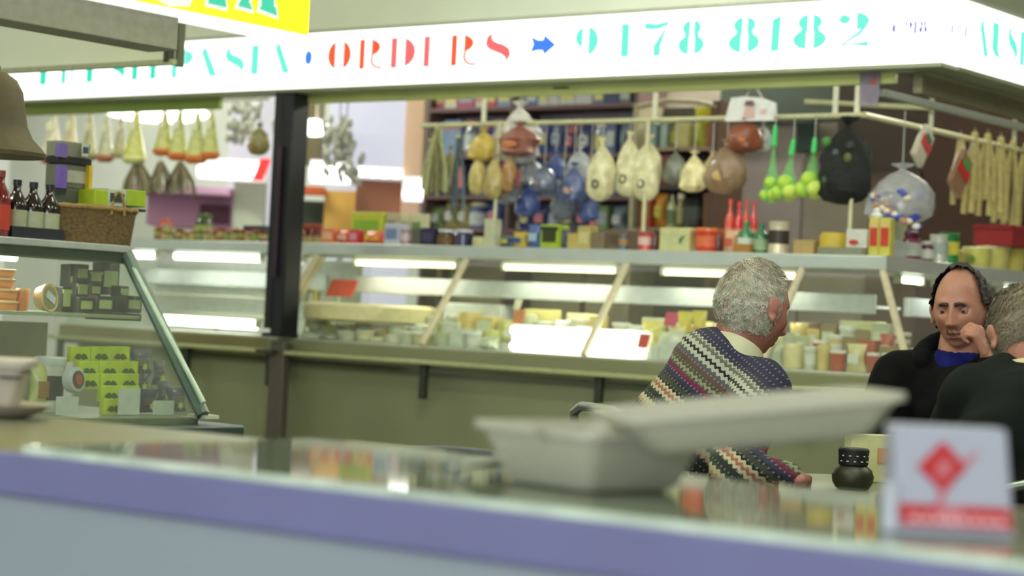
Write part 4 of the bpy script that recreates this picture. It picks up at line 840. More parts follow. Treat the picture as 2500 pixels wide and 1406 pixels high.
# ------------------------------------------------------------------ things hanging from the rail
def hang(x, y, b=.30, a=None):
    if a is None: q, z = hb(x, y, b); return W(q, b, z), RZ
    q, z = ha(x, y, a); return W(a, q, z), RZ+math.pi/2
def hook(t, loc, zto):
    MB().tube([(0, 0, -.01), (0, 0, max(zto-loc.z, .02))], .003, 6).build('hook', mat((150, 150, 140), .4, .6), t)
def hbag(x, y0, y1, wpx, cols, label, b=.27, a=None, tilt=0, name=None, cat=None, group=None, d=None, zto=None):
    wpx *= 1.12
    loc, rz = hang(x, y0, b, a); s = F/loc.y; w = wpx/s; h = (y1-y0)/s
    t = good('bag', loc, rz, w, d or w*.7, h, cols, label, group, name, cat, tilt); hook(t, loc, zto or zr); return t
for i, (x, y0, y1, wp) in enumerate(((1472, 342, 492, 64), (1538, 326, 480, 56), (1584, 334, 492, 66))):
    t = hbag(x, y0, y1, wp, ((214, 208, 164), (236, 236, 226)), ['left of three pale gourd-shaped cheeses in clear wrap on the rail', 'middle of three pale gourd-shaped cheeses in clear wrap', 'right of three pale gourd-shaped cheeses, beside the cream pole'][i], name='hanging_cheese', cat='cheese', group='pale gourd cheeses on the rail')
    s = F/10.0; h = (y1-y0)/s; w = wp/s
    mb = MB(); mb.tube([(.018*math.cos(q*math.pi/5), 0, .018*math.sin(q*math.pi/5)) for q in range(11)], .005, 6); o = mb.build('dark_ring_mark', mat((70, 74, 54), .6), t); o.location = (0, -w*.35-.004, -h*.72)
hbag(1268, 300, 384, 96, ((150, 96, 84), None, (196, 120, 70)), 'clear bag of reddish salami below the white printed bag', name='salami_bag')
t = hbag(1270, 252, 400, 110, ((222, 218, 214), None), 'white carrier bag with pink print hung left on the rail', b=.34, name='carrier_bag')
hbag(1182, 316, 396, 68, ((206, 180, 86), (214, 200, 140)), 'yellow packet bundle hung left of the salami bag', b=.26)
hbag(1168, 378, 476, 40, ((196, 178, 110), (150, 160, 130)), 'left tan packet hung under the yellow packet bundle', b=.24)
hbag(1208, 380, 486, 44, ((176, 158, 96), (90, 110, 130)), 'middle tan packet hung under the yellow packet bundle', b=.22)
hbag(1244, 372, 470, 34, ((166, 128, 80), (190, 170, 100)), 'right tan packet hung under the yellow packet bundle', b=.24)
# sheaves of dried sticks
def sheaf(x, y0, y1, wpx, n, col, col2, label, b=.28, group=None, name='dried_sheaf', cat='dried bundle', zto=None, locf=None, Y=None):
    if locf is None: loc, rz = hang(x, y0, b)
    else: loc, rz = locf, RZ
    s = F/loc.y; w = wpx/s; h = (y1-y0)/s; r = random.Random(int(x)*7)
    t = thing(name, label, cat, loc, rz, None, None); 
    if group: t['group'] = group
    m1 = MB()
    for i in range(n):
        q = (i/(n-1)-.5)*w if n > 1 else 0; y = r.uniform(-.02, .02); m1.k = i % 2
        m1.tube([(q*.12, 0, 0), (q*.35, y*.5, -h*.2), (q*.9, y, -h*.6), (q+r.uniform(-.01, .01), y*1.3, -h*r.uniform(.88, 1.0))], w/n*.36, 7, w/n*.62)
    m1.build('stalks', [mat(col, .7, var=.2), mat(col2, .7, var=.2)], t)
    MB().tube([(0, 0, -h*.03), (0, 0, -.0)], .014, 8).build('tie', mat((210, 196, 120), .5), t); hook(t, loc, zto or zr)
sheaf(1070, 310, 480, 78, 9, (168, 170, 120), (128, 126, 84), 'sheaf of dry pale beans hung at the left end of the rail')
sheaf(1052, 340, 470, 40, 5, (96, 98, 108), (120, 120, 124), 'slate grey stalk bundle at the left end of the rail', b=.34)
sheaf(1120, 330, 530, 40, 5, (100, 112, 116), (84, 90, 96), 'long grey-blue bundle right of the dry beans sheaf', b=.33)
for i, (x, y0, y1) in enumerate(((1330, 402, 470), (1402, 400, 500), (1240, 430, 500))):
    hbag(x, y0, y1, 60, ([(96, 104, 130), (70, 84, 130), (110, 112, 120)][i], (170, 170, 180), (190, 150, 130)), ['blue-grey bag of sweets hung left of the gourd cheeses', 'royal blue bag hung just left of the gourd cheeses', 'grey bag hung low under the tan packets'][i], b=.32)
for i, (x, y0, y1, wp, c, c2, lab, b_) in enumerate((
        (1300, 384, 452, 54, (146, 150, 160), (200, 196, 200), 'pale grey bag hung behind the tan packets', .42), (1358, 372, 440, 50, (84, 98, 156), None, 'blue bag hung high behind the royal blue bag', .45),
        (1416, 360, 452, 56, (176, 180, 186), (206, 150, 150), 'whitish bag with pink tie left of the gourd cheeses', .40), (1290, 452, 530, 56, (60, 76, 134), None, 'dark blue bag hung low above the lime green box', .38),
        (1376, 456, 540, 52, (98, 104, 116), None, 'slate bag hung low above the ochre boxes', .40), (1440, 470, 540, 50, (74, 92, 150), None, 'blue bag hung low under the left gourd cheese', .42),
        (1226, 300, 372, 40, (188, 184, 172), None, 'small pale bag hung between yellow bundle and salami bag', .40), (1100, 360, 470, 44, (150, 148, 106), None, 'olive bag hung beside the dry beans sheaf', .36),
        (1740, 372, 450, 46, (196, 176, 130), (226, 214, 170), 'light brown bread bag between cream bag and brown bread bag', .33), (1864, 300, 372, 40, (186, 190, 186), None, 'clear whitish bag right of the dark brown salami', .33))):
    hbag(x, y0, y1, wp, (c, c2), lab, b=b_)
hbag(1650, 366, 452, 50, ((110, 114, 100), None), 'dark grey bag hung right of the gourd cheeses', b=.30)
hbag(1696, 372, 470, 66, ((226, 214, 160), None), 'cream popcorn-like bag hung beside the brown bread bag', b=.27)
t = hbag(1776, 344, 476, 84, ((138, 112, 86), (216, 208, 170), (196, 170, 110)), 'brown bread bag hung between cream bag and net bags', b=.27)
t = hbag(1822, 292, 372, 88, ((134, 70, 44), None, (190, 110, 50)), 'dark brown salami bag under the white printed carrier bag', b=.27)
# white printed carrier bag above the rail
a, z = hb(1833, 296, .27); s = F/W(a, .27).y
t = thing('carrier_bag', 'white carrier bag with pink and dark print above the rail', 'bag', W(a, .27, z), RZ)
mb = MB(); w = 138/s; h = 60/s
mb.raw([(-w/2, -.02, 0), (w/2, -.02, 0), (w/2*1.0, -.004, h*.72), (w*.2, -.006, h*.95), (-w*.16, -.006, h*1.02), (-w/2*.85, -.004, h*.98), (-w/2, .02, 0), (w/2, .02, 0), (w/2*1.0, .004, h*.72), (w*.2, .006, h*.95), (-w*.16, .006, h*1.02), (-w/2*.85, .004, h*.98)],
       [(0, 1, 2, 3, 4, 5), (11, 10, 9, 8, 7, 6), (0, 6, 7, 1), (1, 7, 8, 2), (2, 8, 9, 3), (3, 9, 10, 4), (4, 10, 11, 5), (5, 11, 6, 0)])
mb.build('bag_body', mat((234, 234, 232), .5, bump=.3), t)
MB().box((-.0, -.021, h*.34), (w*.24, .006, h*.44), top=(.6, 1)).build('pink_print', mat((226, 186, 176), .6), t)
MB().box((w*.28, -.016, h*.36), (w*.12, .006, h*.22)).build('pink_print', mat((230, 196, 196), .6), t)
MB().box((-.0, -.020, h*.72), (w*.20, .006, h*.20), top=(.7, 1)).build('dark_print', mat((120, 96, 96), .6), t)
MB().tube([(-.03, 0, h), (0, 0, h+.07), (.06, 0, h*.9)], .005).build('handle', mat((190, 188, 180), .5), t)
# green net bags with limes
NET = mat((120, 220, 120), .5, alpha=.28, var=.1)
NETK = mat((70, 208, 110), .5, var=.1)
for i, (x, y0, y1, wp, dx) in enumerate(((1893, 306, 500, 46, -4), (1938, 340, 488, 60, -18), (1990, 336, 480, 66, -6))):
    loc, rz = hang(x, y0, .27); s = F/loc.y; h = (y1-y0)/s; w = wp/s; dxx = dx/s
    t = thing('net_bag', ['leftmost of three green net bags of limes on the rail', 'middle of three green net bags of limes on the rail', 'rightmost of three green net bags of limes, beside the black bag'][i], 'net bag', loc, rz, 'green net bags of limes')
    mb = MB(); n = 16; prof = [(.14, .0), (.07, -.07), (.18, -.30), (.45, -.55), (.9, -.72), (1, -.84), (.8, -.95), (.2, -1.0)]
    vs = [(w/2*r*math.cos(2*math.pi*q/n)+dxx*(-z), w/2*r*math.sin(2*math.pi*q/n)*.8, z*h) for r, z in prof for q in range(n)]
    mb.raw(vs, [(j*n+q, j*n+(q+1) % n, (j+1)*n+(q+1) % n, (j+1)*n+q) for j in range(len(prof)-1) for q in range(n)])
    mb.build('netting', NET, t)
    MB().tube([(0, 0, 0), (dxx*.07, 0, -.07*h), (dxx*.3, 0, -.26*h)], .009, 8, .014).build('neck', NETK, t); hook(t, loc, zr)
    for j, (ex, ey, ez) in enumerate(((-.24, -.12, -.88), (.22, -.12, -.86), (0, -.16, -.72), (.05, .2, -.9), (-.18, .14, -.74))):
        p = loc+Matrix.Rotation(rz, 3, 'Z') @ Vector((ex*w*1.1+dxx*(-ez), ey*w, ez*h))
        o = MB().ell((0, 0, 0), (w*.33, w*.30, w*.31), 14, 9).build('lime', mat((206, 228, 100) if j % 2 else (176, 214, 70), .5, var=.15), None, loc=p)
        tag(o, 'bright yellow-green lime inside the '+['leftmost', 'middle', 'rightmost'][i]+' green net bag', 'lime', 'limes in the '+['left', 'middle', 'right'][i]+' net bag')
t = hbag(2070, 292, 500, 128, ((26, 28, 28), None), 'large black bag with green and gold patches by the rail corner', b=.27)
t.children[0].data.materials[0] = mat((16, 18, 18), .8, var=.3, bump=.8)
for (ex, ez, c) in ((-.38, -.30, (70, 130, 60)), (.3, -.36, (40, 50, 40)), (-.02, -.62, (150, 130, 70)), (.28, -.5, (90, 96, 50)), (-.34, -.78, (50, 90, 50)), (.05, -.84, (48, 80, 46)), (-.1, -.45, (70, 80, 84))):
    s = F/8.85; o = MB().ell((ex*120/s*.8, -120/s*.30, ez*198/s), (.022, .02, .024)).build('patch', mat(c, .6), t)
bx = hbag(2140, 316, 350, 4, ((60, 60, 60),), 'x', b=.27) if False else None
t = hbag(2204, 404, 545, 150, ((196, 194, 196), None), 'clear bag of blue and white sweets by the rail corner', b=.18)
t.children[0].data.materials[0] = CLOUD
s = F/8.8*.8
for j in range(44):
    r = random.Random(j); q = r.uniform(-1.2, 1.2); c = [(50, 60, 160), (226, 214, 190), (80, 90, 170), (236, 236, 236), (190, 140, 110)][j % 5]
    MB().ell((120/s*.5*math.sin(q)*.9, -120/s*.36*math.cos(q)*.95, -137/s*r.uniform(.38, .9)), (.020, .014, .014)).build('sweet', mat(c, .5), t)
def slabpack(x, y, wpx, hpx, a, tilt, cols, label):
    p, rz = hang(x, y, a=a); s = F/p.y; t = thing('vacuum_pack', label, 'packet', p, rz, rot=(0, tilt, rz))
    w, h = wpx/s, hpx/s
    mb = MB(); mb.box((0, 0, -h/2), (w, .03, h)); mb.build('pack_body', mat(cols[0], .3, coat=.4), t, bevel=.01)
    mb = MB(); mb.box((0, -.017, -h*.45), (w*.9, .004, h*.28)); mb.build('red_band', mat(cols[1], .5), t)
    mb = MB(); mb.box((0, -.018, -h*.27), (w*.5, .005, h*.16)); mb.build('green_band', mat(cols[2], .5), t); hook(t, p, zr)
slabpack(2268, 320, 56, 100, -.24, R(38), ((208, 200, 180), (196, 50, 50), (40, 100, 70)), 'tilted cream vacuum pack with red and green label on the side rail')
slabpack(2360, 380, 70, 110, -.20, R(35), ((150, 112, 80), (196, 40, 40), (40, 170, 80)), 'tilted brown vacuum pack with red stripe and green spot')
for i, (x, y0, y1, wp) in enumerate(((2346, 330, 500, 44), (2380, 322, 530, 48), (2412, 326, 500, 46), (2444, 334, 545, 48), (2474, 344, 560, 46), (2506, 350, 560, 46))):
    p_, _ = hang(x, y0, a=-.30); sheaf(x, y0, y1, wp, 4, (206, 194, 134), (186, 172, 112), 'long pale breadstick bag hung on the side rail, '+ORD[i]+' from the left', group='pale breadstick bags on the side rail', name='breadstick_bag', cat='bag', locf=p_)
p = hang(2130, 182, -.31)[0]; s = F/p.y
t = thing('paper_notice', 'translucent paper notice with red mark hung from the header beam', 'notice', p, RZ)
MB().box((0, -.02, -.06), (.085, .003, .14), top=(1.1, 1)).build('sheet', mat((150, 140, 160), .6, alpha=.6), t)
MB().ell((.02, -.024, -.03), (.012, .002, .018)).build('print', mat((180, 90, 70), .6), t)

# left bay hanging bags (behind the left part of the sign)
zq = hb(300, 262, .30)[1]
t = thing('hanging_rail', 'upper left rail behind the sign with dried food bags hooked on', 'rail', W(0, .3, zq+.02), RZ)
q0, _ = hb(60, 262, .3); q1, _ = hb(655, 250, .3); MB().tube([(q0, 0, 0), (q1, 0, 0)], .010).build('front_bar', mat((190, 190, 170), .4), t)
for x in (q0+.2, q1-.2): MB().box((x, 0, .1), (.015, .012, .22)).build('hanger', RAILM, t)
def flare(x, y0, y1, wpx, label, c1=(182, 184, 96), c2=(206, 110, 30), grp='green pasta bags with orange bases', nm='pasta_bag'):
    loc, rz = hang(x, y0, .30); s = F/loc.y; w = wpx/s; h = (y1-y0)/s
    t = thing(nm, label, 'bag', loc, rz, grp)
    k = [(.12, 0), (.22, -.1), (.45, -.4), (.8, -.8), (.9, -.86)]
    MB().lathe([(w/2*r, z*h) for r, z in k], 14, sy=.5).build('bag_body', mat(c1, .35, var=.25, scale=25, coat=.3), t)
    MB().lathe([(w/2*.9, -.85*h), (w/2*.96, -.93*h), (w/2*.6, -1.0*h)], 14, sy=.5).build('bag_base', mat(c2, .4), t)
    MB().box((.0, -w*.14, -h*.3), (w*.3, .004, h*.16)).build('label', mat((226, 222, 190), .5), t); hook(t, loc, zq+.02)
for i, (x, y0, y1, wp, c, c3, lab) in enumerate(((132, 272, 400, 60, (214, 206, 180), (206, 110, 60), 'cream bag with orange base'), (176, 270, 390, 46, (206, 190, 150), (214, 120, 70), 'cream and orange bag'), (222, 276, 392, 44, (176, 172, 120), (150, 140, 100), 'dull green-brown bag'), (262, 280, 396, 46, (186, 184, 150), (180, 110, 80), 'grey-green bag with brown base'), (296, 282, 386, 36, (170, 166, 120), None, 'olive bag beside the yellow one'), (334, 270, 400, 60, (196, 196, 96), (226, 226, 150), 'yellow-green bag with pale top'))):
    flare(x, y0, y1, wp*1.4, lab+' hung left under the sign, '+ORD[i]+' from the left', c, c3 or c, 'dried food bags on the left rail', 'dried_food_bag')
for i, (x, y0, y1, wp) in enumerate(((404, 272, 380, 52), (440, 268, 392, 50), (484, 272, 400, 54), (518, 270, 390, 46))): flare(x, y0, y1, wp*1.45, 'green pasta bag with orange base on the left rail, '+ORD[i]+' from the left')
for i, (x, y0, wp) in enumerate(((336, 392, 66), (392, 394, 56), (440, 396, 56))):
    sheaf(x, y0, 474, wp*1.5, 9, (104, 96, 70), (150, 140, 110), ['left', 'middle', 'right'][i]+' dark dried bundle hung low on the left rail', b=.31, group='dark dried bundles on the left rail', zto=zq)
hbag(634, 305, 380, 48, ((128, 120, 66), None, (170, 90, 40)), 'brown-green gourd hung just left of the dark pillar', b=.30, name='hanging_gourd', cat='gourd', zto=zq+.02)

# ------------------------------------------------------------------ the market beyond
def far(x0, x1, y0, y1, Y, col, label, name, cat, th=.1, emit=0, rz=RZ, struct_=False, var=.06, parts=()):
    p0 = atY(x0, (y0+y1)/2, Y); p1 = atY(x1, (y0+y1)/2, Y); zt = atY((x0+x1)/2, y0, Y).z; zb = max(atY((x0+x1)/2, y1, Y).z, .0)
    w = (p1.x-p0.x)
    if struct_:
        o = MB().box((w/2, th/2, (zt-zb)/2), (w, th, zt-zb)).build(name, mat(col, .6, emit=emit, var=var, scale=3), None, loc=(p0.x, Y, zb)); return struct(o)
    t = thing(name, label, cat, (p0.x, Y, zb), 0)
    MB().box((w/2, th/2, (zt-zb)/2), (w, th, zt-zb)).build('panel', mat(col, .6, emit=emit, var=var, scale=3), t, bevel=.003)
    return t, w, zt-zb
far(20, 1420, -60, 1000, 17.5, (232, 234, 226), '', 'wall_far', '', struct_=True)
far(786, 992, 205, 1200, 15.5, (214, 216, 236), 'pale lavender wall with painted glow seen through the gap right of the pillar', 'glow_wall_panel', 'panel', .05, emit=.5)  # emission paints the light falling on this distant wall
far(984, 1030, 205, 600, 13.5, (238, 200, 172), 'peach coloured column behind the left end of the shelving', 'peach_column', 'column', .3)
far(716, 786, 225, 400, 14.5, (126, 116, 88), 'brown-grey column behind the hanging lamp right of the pillar', 'brown_column', 'column', .2)
far(790, 870, 465, 600, 13.8, (236, 186, 96), 'orange-yellow stall wall seen above the counter near the pillar', 'orange_stall_wall', 'panel', .2)
far(726, 792, 455, 475, 13.7, (214, 96, 48), 'orange fascia strip right of the dark pillar', 'orange_fascia', 'fascia', .1)
far(726, 790, 490, 590, 13.9, (46, 60, 48), 'dark green stall opening right of the dark pillar', 'dark_stall_opening', 'panel', .1)
far(868, 985, 440, 540, 13.6, (166, 110, 84), 'red-brown stall display seen above the counter left end', 'brown_stall_display', 'panel', .2)
far(540, 700, 200, 1200, 15.0, (212, 212, 226), 'pale lavender panel with painted glow seen left of the dark pillar', 'glow_wall_panel', 'panel', .05, emit=.35)  # lavender light painted into the panel as emission
far(105, 560, 470, 640, 15.5, (216, 220, 206), 'white far shop counter wall beyond the left bay', 'far_shop_wall', 'panel', .3)
t, w, h = far(358, 568, 478, 552, 14.2, (222, 166, 206), 'pink stall counter beyond the left bay', 'pink_stall_counter', 'counter', .6)
MB().box((w/2, -.03, h+.02), (w+.06, .7, .06)).build('pink_awning', mat((206, 160, 196), .6), t, bevel=.01)
MB().box((w*.80, -.02, h*.42), (w*.34, .05, h*.62)).build('plum_display', mat((110, 62, 84), .6), t)
far(568, 645, 430, 600, 14.0, (214, 220, 204), 'pale green-white panel left of the dark pillar', 'pale_wall_panel', 'panel', .1)
# distant lit signs: white lettering too blurred to read
def farsign(x0, x1, y0, y1, Y, n, label, back=None, hs=None):
    t, w, h = far(x0, x1, y0, y1, Y, back or (226, 226, 226), label, 'distant_sign', 'sign', .08, emit=.25 if back is None else .3)
    hs = hs or [1]*n
    for i in range(n):
        k = w/n; hh = h*.8*hs[i]
        MB().ell(((i+.5)*k, -.03, h*.08+hh/2), (k*.42, .03, hh/2), 12, 8).build('lit_letter', mat((255, 255, 255), .5, emit=2.6, var=0), t)
    return t, w, h
t, w, h = farsign(480, 650, 388, 442, 13.8, 6, 'distant white lit sign with red stroke left of the dark pillar', None, [.75, .8, 1, 1.1, 1.1, 1])
MB().box((w*.90, -.07, h*.55), (.07, .02, h*1.0), shift=(.05, 0)).build('red_stroke', mat((226, 40, 44), .5, emit=.8, var=0), t)
farsign(756, 860, 392, 452, 13.4, 5, 'distant white lit sign just right of the dark pillar')
farsign(868, 985, 408, 436, 13.5, 4, 'narrow distant lit sign above the red-brown stall display')
farsign(982, 1092, 432, 494, 13.2, 5, 'distant white lit sign with uneven lettering at the shelving\'s left edge', (240, 240, 240), [.5, 1, .85, .6, .8])
# far lamps
def hanglamp(x0, x1, y, Y, label, r=.09):
    p0 = atY(x0, y, Y); p1 = atY(x1, y, Y); t = thing('hanging_lamp', label, 'lamp', (p0+p1)/2, 0); L = (p1-p0).length
    MB().ell((0, 0, 0), (L/2, .12, r), 20, 10).build('glowing_shade', mat((255, 255, 250), .5, emit=3, var=0), t)
    MB().tube([(L*.1, 0, r), (L*.1, 0, 3.15-p0.z)], .012).build('cord', mat((170, 160, 140), .6), t)
hanglamp(250, 512, 274, 14.6, 'wide glowing lamp above the left bay behind the pasta bags', .075)
hanglamp(728, 804, 312, 13.0, 'glowing oval lamp right of the dark pillar', .055)
for i, (x, y, rr) in enumerate(((830, 290, .10), (845, 330, .12), (600, 250, .1), (700, 250, .08))):
    p = atY(x, y, 12.6); t = thing('hanging_plant', ['grey-green trailing plant hung above the lavender panel', 'lower grey-green trailing plant before the lavender panel', 'faded plant hung left of the dark pillar', 'faded plant hung behind the dark pillar'][i], 'plant', p, 0)
    r = random.Random(i); mb = MB()
    for j in range(60):
        q = r.uniform(0, 6.28); d = rr*r.random()**.5; z = -r.uniform(0, rr*2.4); mb.ell((d*math.cos(q), d*math.sin(q), z), (.016, .012, .03), 6, 5)
    mb.build('foliage', mat((188, 188, 178), .7), t); MB().tube([(0, 0, -.05), (0, 0, 3.15-p.z)], .004).build('cord', mat((120, 110, 90), .7), t)
# ------------------------------------------------------------------ foreground counter with glass top
ZG = .910
G0 = atZ(1270, 1222, ZG); G0.z = 0
pl = atZ(76, 1086, ZG); pl.z = 0; RG = math.atan2(G0.y-pl.y, G0.x-pl.x); xl = -(pl-G0).length
t = thing('glass_counter', 'blurred foreground counter with glass top, lavender edge and grey front', 'counter', G0, RG)
GD = .53
LAV = mat((118, 118, 158), .28, var=.06, scale=5)
MB().box((.2, GD/2+.004, ZG-.026), (5.0, GD+.0, .034)).build('counter_board', mat((104, 100, 76), .35, var=.1), t, bevel=.003)
def tabletop_glass():
    m = bpy.data.materials.new('table_glass'); m.use_nodes = True; b = m.node_tree.nodes['Principled BSDF']
    b.inputs['Base Color'].default_value = (.23, .27, .18, 1); b.inputs['Roughness'].default_value = .045; b.inputs['Specular IOR Level'].default_value = .62
    return m
MB().box(((xl+2.6)/2, GD/2-.004, ZG-.0045), (2.6-xl, GD+.012, .007)).build('glass_top', tabletop_glass(), t, bevel=.001)
MB().box(((xl+2.6)/2, -.0125, ZG-.0055), (2.6-xl, .003, .009)).build('glass_edge', mat((206, 222, 200), .25, var=.25, scale=18), t)
MB().box((.2, -.010, ZG-.038), (5.0, .016, .057)).build('edge_trim', LAV, t, bevel=.006)
MB().box((.2, .010, (ZG-.066)/2), (5.0, .03, ZG-.066)).build('front_panel', mat((150, 160, 166), .4, var=.04, scale=2), t)
MB().box((.2, GD-.03, ZG/2-.03), (5.0, .03, ZG-.06)).build('rear_panel', mat((110, 110, 90), .5), t)

FOAM = mat((182, 180, 160), .6, var=.03, scale=60, bump=.1)
def foam_tray(name, parent, w, d, h, wt, dt, th=.004, lip=.008, invert=False):   # open tray: bottom w x d, top wt x dt
    n = 10
    def ring(w, d, z, r=.25):
        pts = []; rr = r*min(w, d)/2
        for cx, cy, a0 in ((w/2-rr, d/2-rr, 0), (-w/2+rr, d/2-rr, 90), (-w/2+rr, -d/2+rr, 180), (w/2-rr, -d/2+rr, 270)):
            for i in range(n): q = R(a0+90*i/(n-1)); pts.append((cx+rr*math.cos(q), cy+rr*math.sin(q), z))
        return pts
    R_ = [ring(w-.02, d-.02, 0), ring(w, d, .006), ring(wt, dt, h-.008), ring(wt+lip*2, dt+lip*2, h-.008), ring(wt+lip*2, dt+lip*2, h), ring(wt-th, dt-th, h), ring(w-th*2, d-th*2, .012), ring(w-.03, d-.03, .008)]
    vs = [p for r in R_ for p in r]; m_ = 4*n
    fs = [(j*m_+i, j*m_+(i+1) % m_, (j+1)*m_+(i+1) % m_, (j+1)*m_+i) for j in range(len(R_)-1) for i in range(m_)]+[tuple(range(m_-1, -1, -1)), tuple((len(R_)-1)*m_+i for i in range(m_))]
    mb = MB(); mb.raw(vs, fs); return mb.build(name, FOAM, parent)
th_ = R(-50); Ls = .175
pn = atZ(1432, 1206, ZG)                                     # near bottom corner
ex = Vector((math.cos(th_), math.sin(th_), 0)); ey = Vector((-math.sin(th_), math.cos(th_), 0))
bb = .15
cen = pn-ex*bb/2+ey*bb/2
t = thing('takeaway_box', 'open white foam takeaway box with lid folded back on the foreground counter', 'takeaway box', (cen.x, cen.y, ZG), th_)
foam_tray('box_base', t, bb, bb, .070, bb+.045, bb+.045)
hL = atY(1560, 1118, 2.20); hR = atY(2178, 1064, 2.24)
e1 = (hR-hL); LL = e1.length; e1.normalize(); yaw = math.atan2(e1.y, e1.x); pit = -math.asin(e1.z)
lid = foam_tray('lid', t, LL-.03, .17, .046, LL+.022, .20)
lp = hL+e1*LL/2+Vector((-math.sin(yaw), math.cos(yaw), 0))*.085
tw = Matrix.Translation((cen.x, cen.y, ZG)) @ Matrix.Rotation(th_, 4, 'Z')
lid.matrix_parent_inverse = Matrix.Identity(4)
lid.matrix_local = tw.inverted() @ (Matrix.Translation(lp) @ Matrix.Rotation(yaw, 4, 'Z') @ Matrix.Rotation(pit, 4, 'Y'))
# hinge strip that joins base and lid
hs = MB(); c1 = Vector((bb/2+.02, -bb/2-.0, .066)); c2 = Vector((bb/2+.02, bb/2, .066)); li = lid.matrix_local
d1 = li @ Vector((-LL/2-.008, -.09, .012)); d2 = li @ Vector((-LL/2-.008, .09, .012))
quad_glass(hs, c1, d1, d2, c2, .004); hs.build('hinge_strip', FOAM, t)
k = MB(); k.box((.03, -(bb+.045)/2-.009, .064), (.016, .004, .008)); k.build('latch_slot', mat((150, 148, 124), .7), t)

# left paper container on a shallow tray
p = atZ(-10, 1003, ZG)
GRY = mat((176, 168, 150), .6, var=.04)
t = thing('shallow_dish', 'shallow pale dish under the takeaway tub at the left picture edge', 'dish', (p.x, p.y, ZG-.009+.0), 0)
MB().lathe([(.045, 0), (.06, .004), (.085, .018), (.090, .022), (.084, .021), (.058, .008), (.02, .006)], 40).build('dish_body', GRY, t)
t = thing('takeaway_tub', 'grey white takeaway tub with dark slot at the left picture edge', 'takeaway tub', (p.x-.02, p.y, ZG+.001), R(6))
foam_tray('tub_body', t, .105, .09, .078, .135, .12).data.materials[0] = GRY
MB().box((.0, 0, .080), (.15, .13, .008)).build('tub_lid', mat((196, 188, 168), .6), t, bevel=.003)
MB().box((.048, -.0635, .056), (.034, .004, .004)).build('slot', mat((50, 44, 36), .7), t)

# card holder with red logo
pc = atZ(2188, 1300, ZG); pr = atZ(2478, 1314, ZG)
cx = (pc+pr)/2; wv = (pr-pc); W_ = wv.length; yaw = math.atan2(wv.y, wv.x)
t = thing('card_holder', 'white card holder box with red diamond logo and red band', 'card holder', (cx.x, cx.y, ZG), yaw)
Hc = .104
CARD = mat((164, 166, 182), .4, var=.02)
MB().box((0, .035, Hc/2), (W_, .07, Hc), top=(.97, .62), shift=(-.004, .012)).build('holder_body', CARD, t, bevel=.003)
# faces tilt: front goes back by (.07-.07*.62)/2+.012
dy = .07/2*(1-.62)+.012; tl = math.atan2(dy, Hc)
def onface(name, polys, m, off):
    mb = MB()
    for q in polys: mb.poly(q, .0012)
    o = mb.build(name, m, t, smooth=False); o.location = (0, -off, 0); o.rotation_euler = (-tl, 0, 0); return o
RD = mat((176, 26, 36), .45, var=.04); RDL = mat((186, 100, 108), .5, var=.04)
cxl, czl = -.012, .066
dia = [(cxl-.026, czl), (cxl, czl+.027), (cxl+.024, czl+.002), (cxl, czl-.026)]
onface('logo_diamond', [dia], RD, .001)
onface('logo_emblem', [[(cxl-.008+.0*i, czl-.010), (cxl+.006, czl-.008), (cxl+.008, czl+.006), (cxl-.004, czl+.008)]], RDL, .0022)
onface('logo_tail', [[(cxl+.018, czl+.006), (cxl+.020, czl+.001), (cxl+.034, czl+.014), (cxl+.031, czl+.017)]], RDL, .0016)
onface('logo_tail', [[(cxl-.004, czl-.022), (cxl+.006, czl-.018), (cxl-.004, czl-.040), (cxl-.008, czl-.038)]], RDL, .0016)
onface('red_band', [[(-W_/2+.004, .008), (W_/2-.002, .008), (W_/2-.006, .029), (-W_/2+.002, .029)]], RD, .001)
onface('band_text', [[(-.045+.012*i, .012), (-.037+.012*i, .012), (-.037+.012*i, .019), (-.045+.012*i, .019)] for i in range(8)], mat((224, 170, 174), .5), .0022)
onface('band_gap', [[(-.018, .009), (.006, .009), (.006, .029), (-.018, .029)]], RDL, .0018)
p = atZ(2168, 1296, ZG)
t = thing('card_stack', 'small stack of white cards standing left of the card holder', 'cards', (p.x+.002, p.y+.012, ZG), R(-8))
MB().box((0, 0, .024), (.014, .05, .048), top=(.9, .9)).build('cards', mat((180, 184, 196), .5), t, bevel=.002)

# ------------------------------------------------------------------ eating place of the three men
TZ = .70; TC = Vector((1.02, 5.46, 0))
t = thing('cafe_table', 'round olive-topped cafe table between the three seated men', 'table', TC, 0)
MB().lathe([(.39, TZ-.03), (.405, TZ-.022), (.405, TZ-.004), (.398, TZ)], 48).build('tabletop', mat((128, 132, 96), .4, var=.06), t)
MB().lathe([(.03, .03), (.03, TZ-.03)], 20).build('pedestal', STEELD, t)
MB().lathe([(.24, 0), (.25, .01), (.22, .02), (.05, .035), (.03, .05)], 36).build('foot', STEELD, t)
p = atZ(2085, 1198, TZ)
t = thing('black_pot', 'round black pot with black white-lettered label on the cafe table', 'pot', (p.x, p.y+.03, TZ), 0)
MB().lathe([(.036, 0), (.042, .004), (.052, .02), (.054, .036), (.048, .052), (.036, .062), (.030, .066)], 36).build('pot_body', mat((44, 44, 26), .45), t)
MB().lathe([(.034, .062), (.038, .066), (.040, .104), (.036, .108)], 30).build('collar', mat((20, 20, 18), .6), t)
for r in range(2):
    for q in range(5):
        mb = MB(); a = R(-150+q*28+r*9); x, y = .0392*math.cos(a), .0392*math.sin(a); mb.box((x, y, .075+.014*r), (.006, .002, .003)); mb.build('white_lettering', mat((190, 190, 184), .6), t)
p = atY(2200, 1152, 5.35)
t = thing('napkin_box', 'cream and orange paper box behind the black pot', 'box', (p.x-.03, 5.62, TZ), R(10))
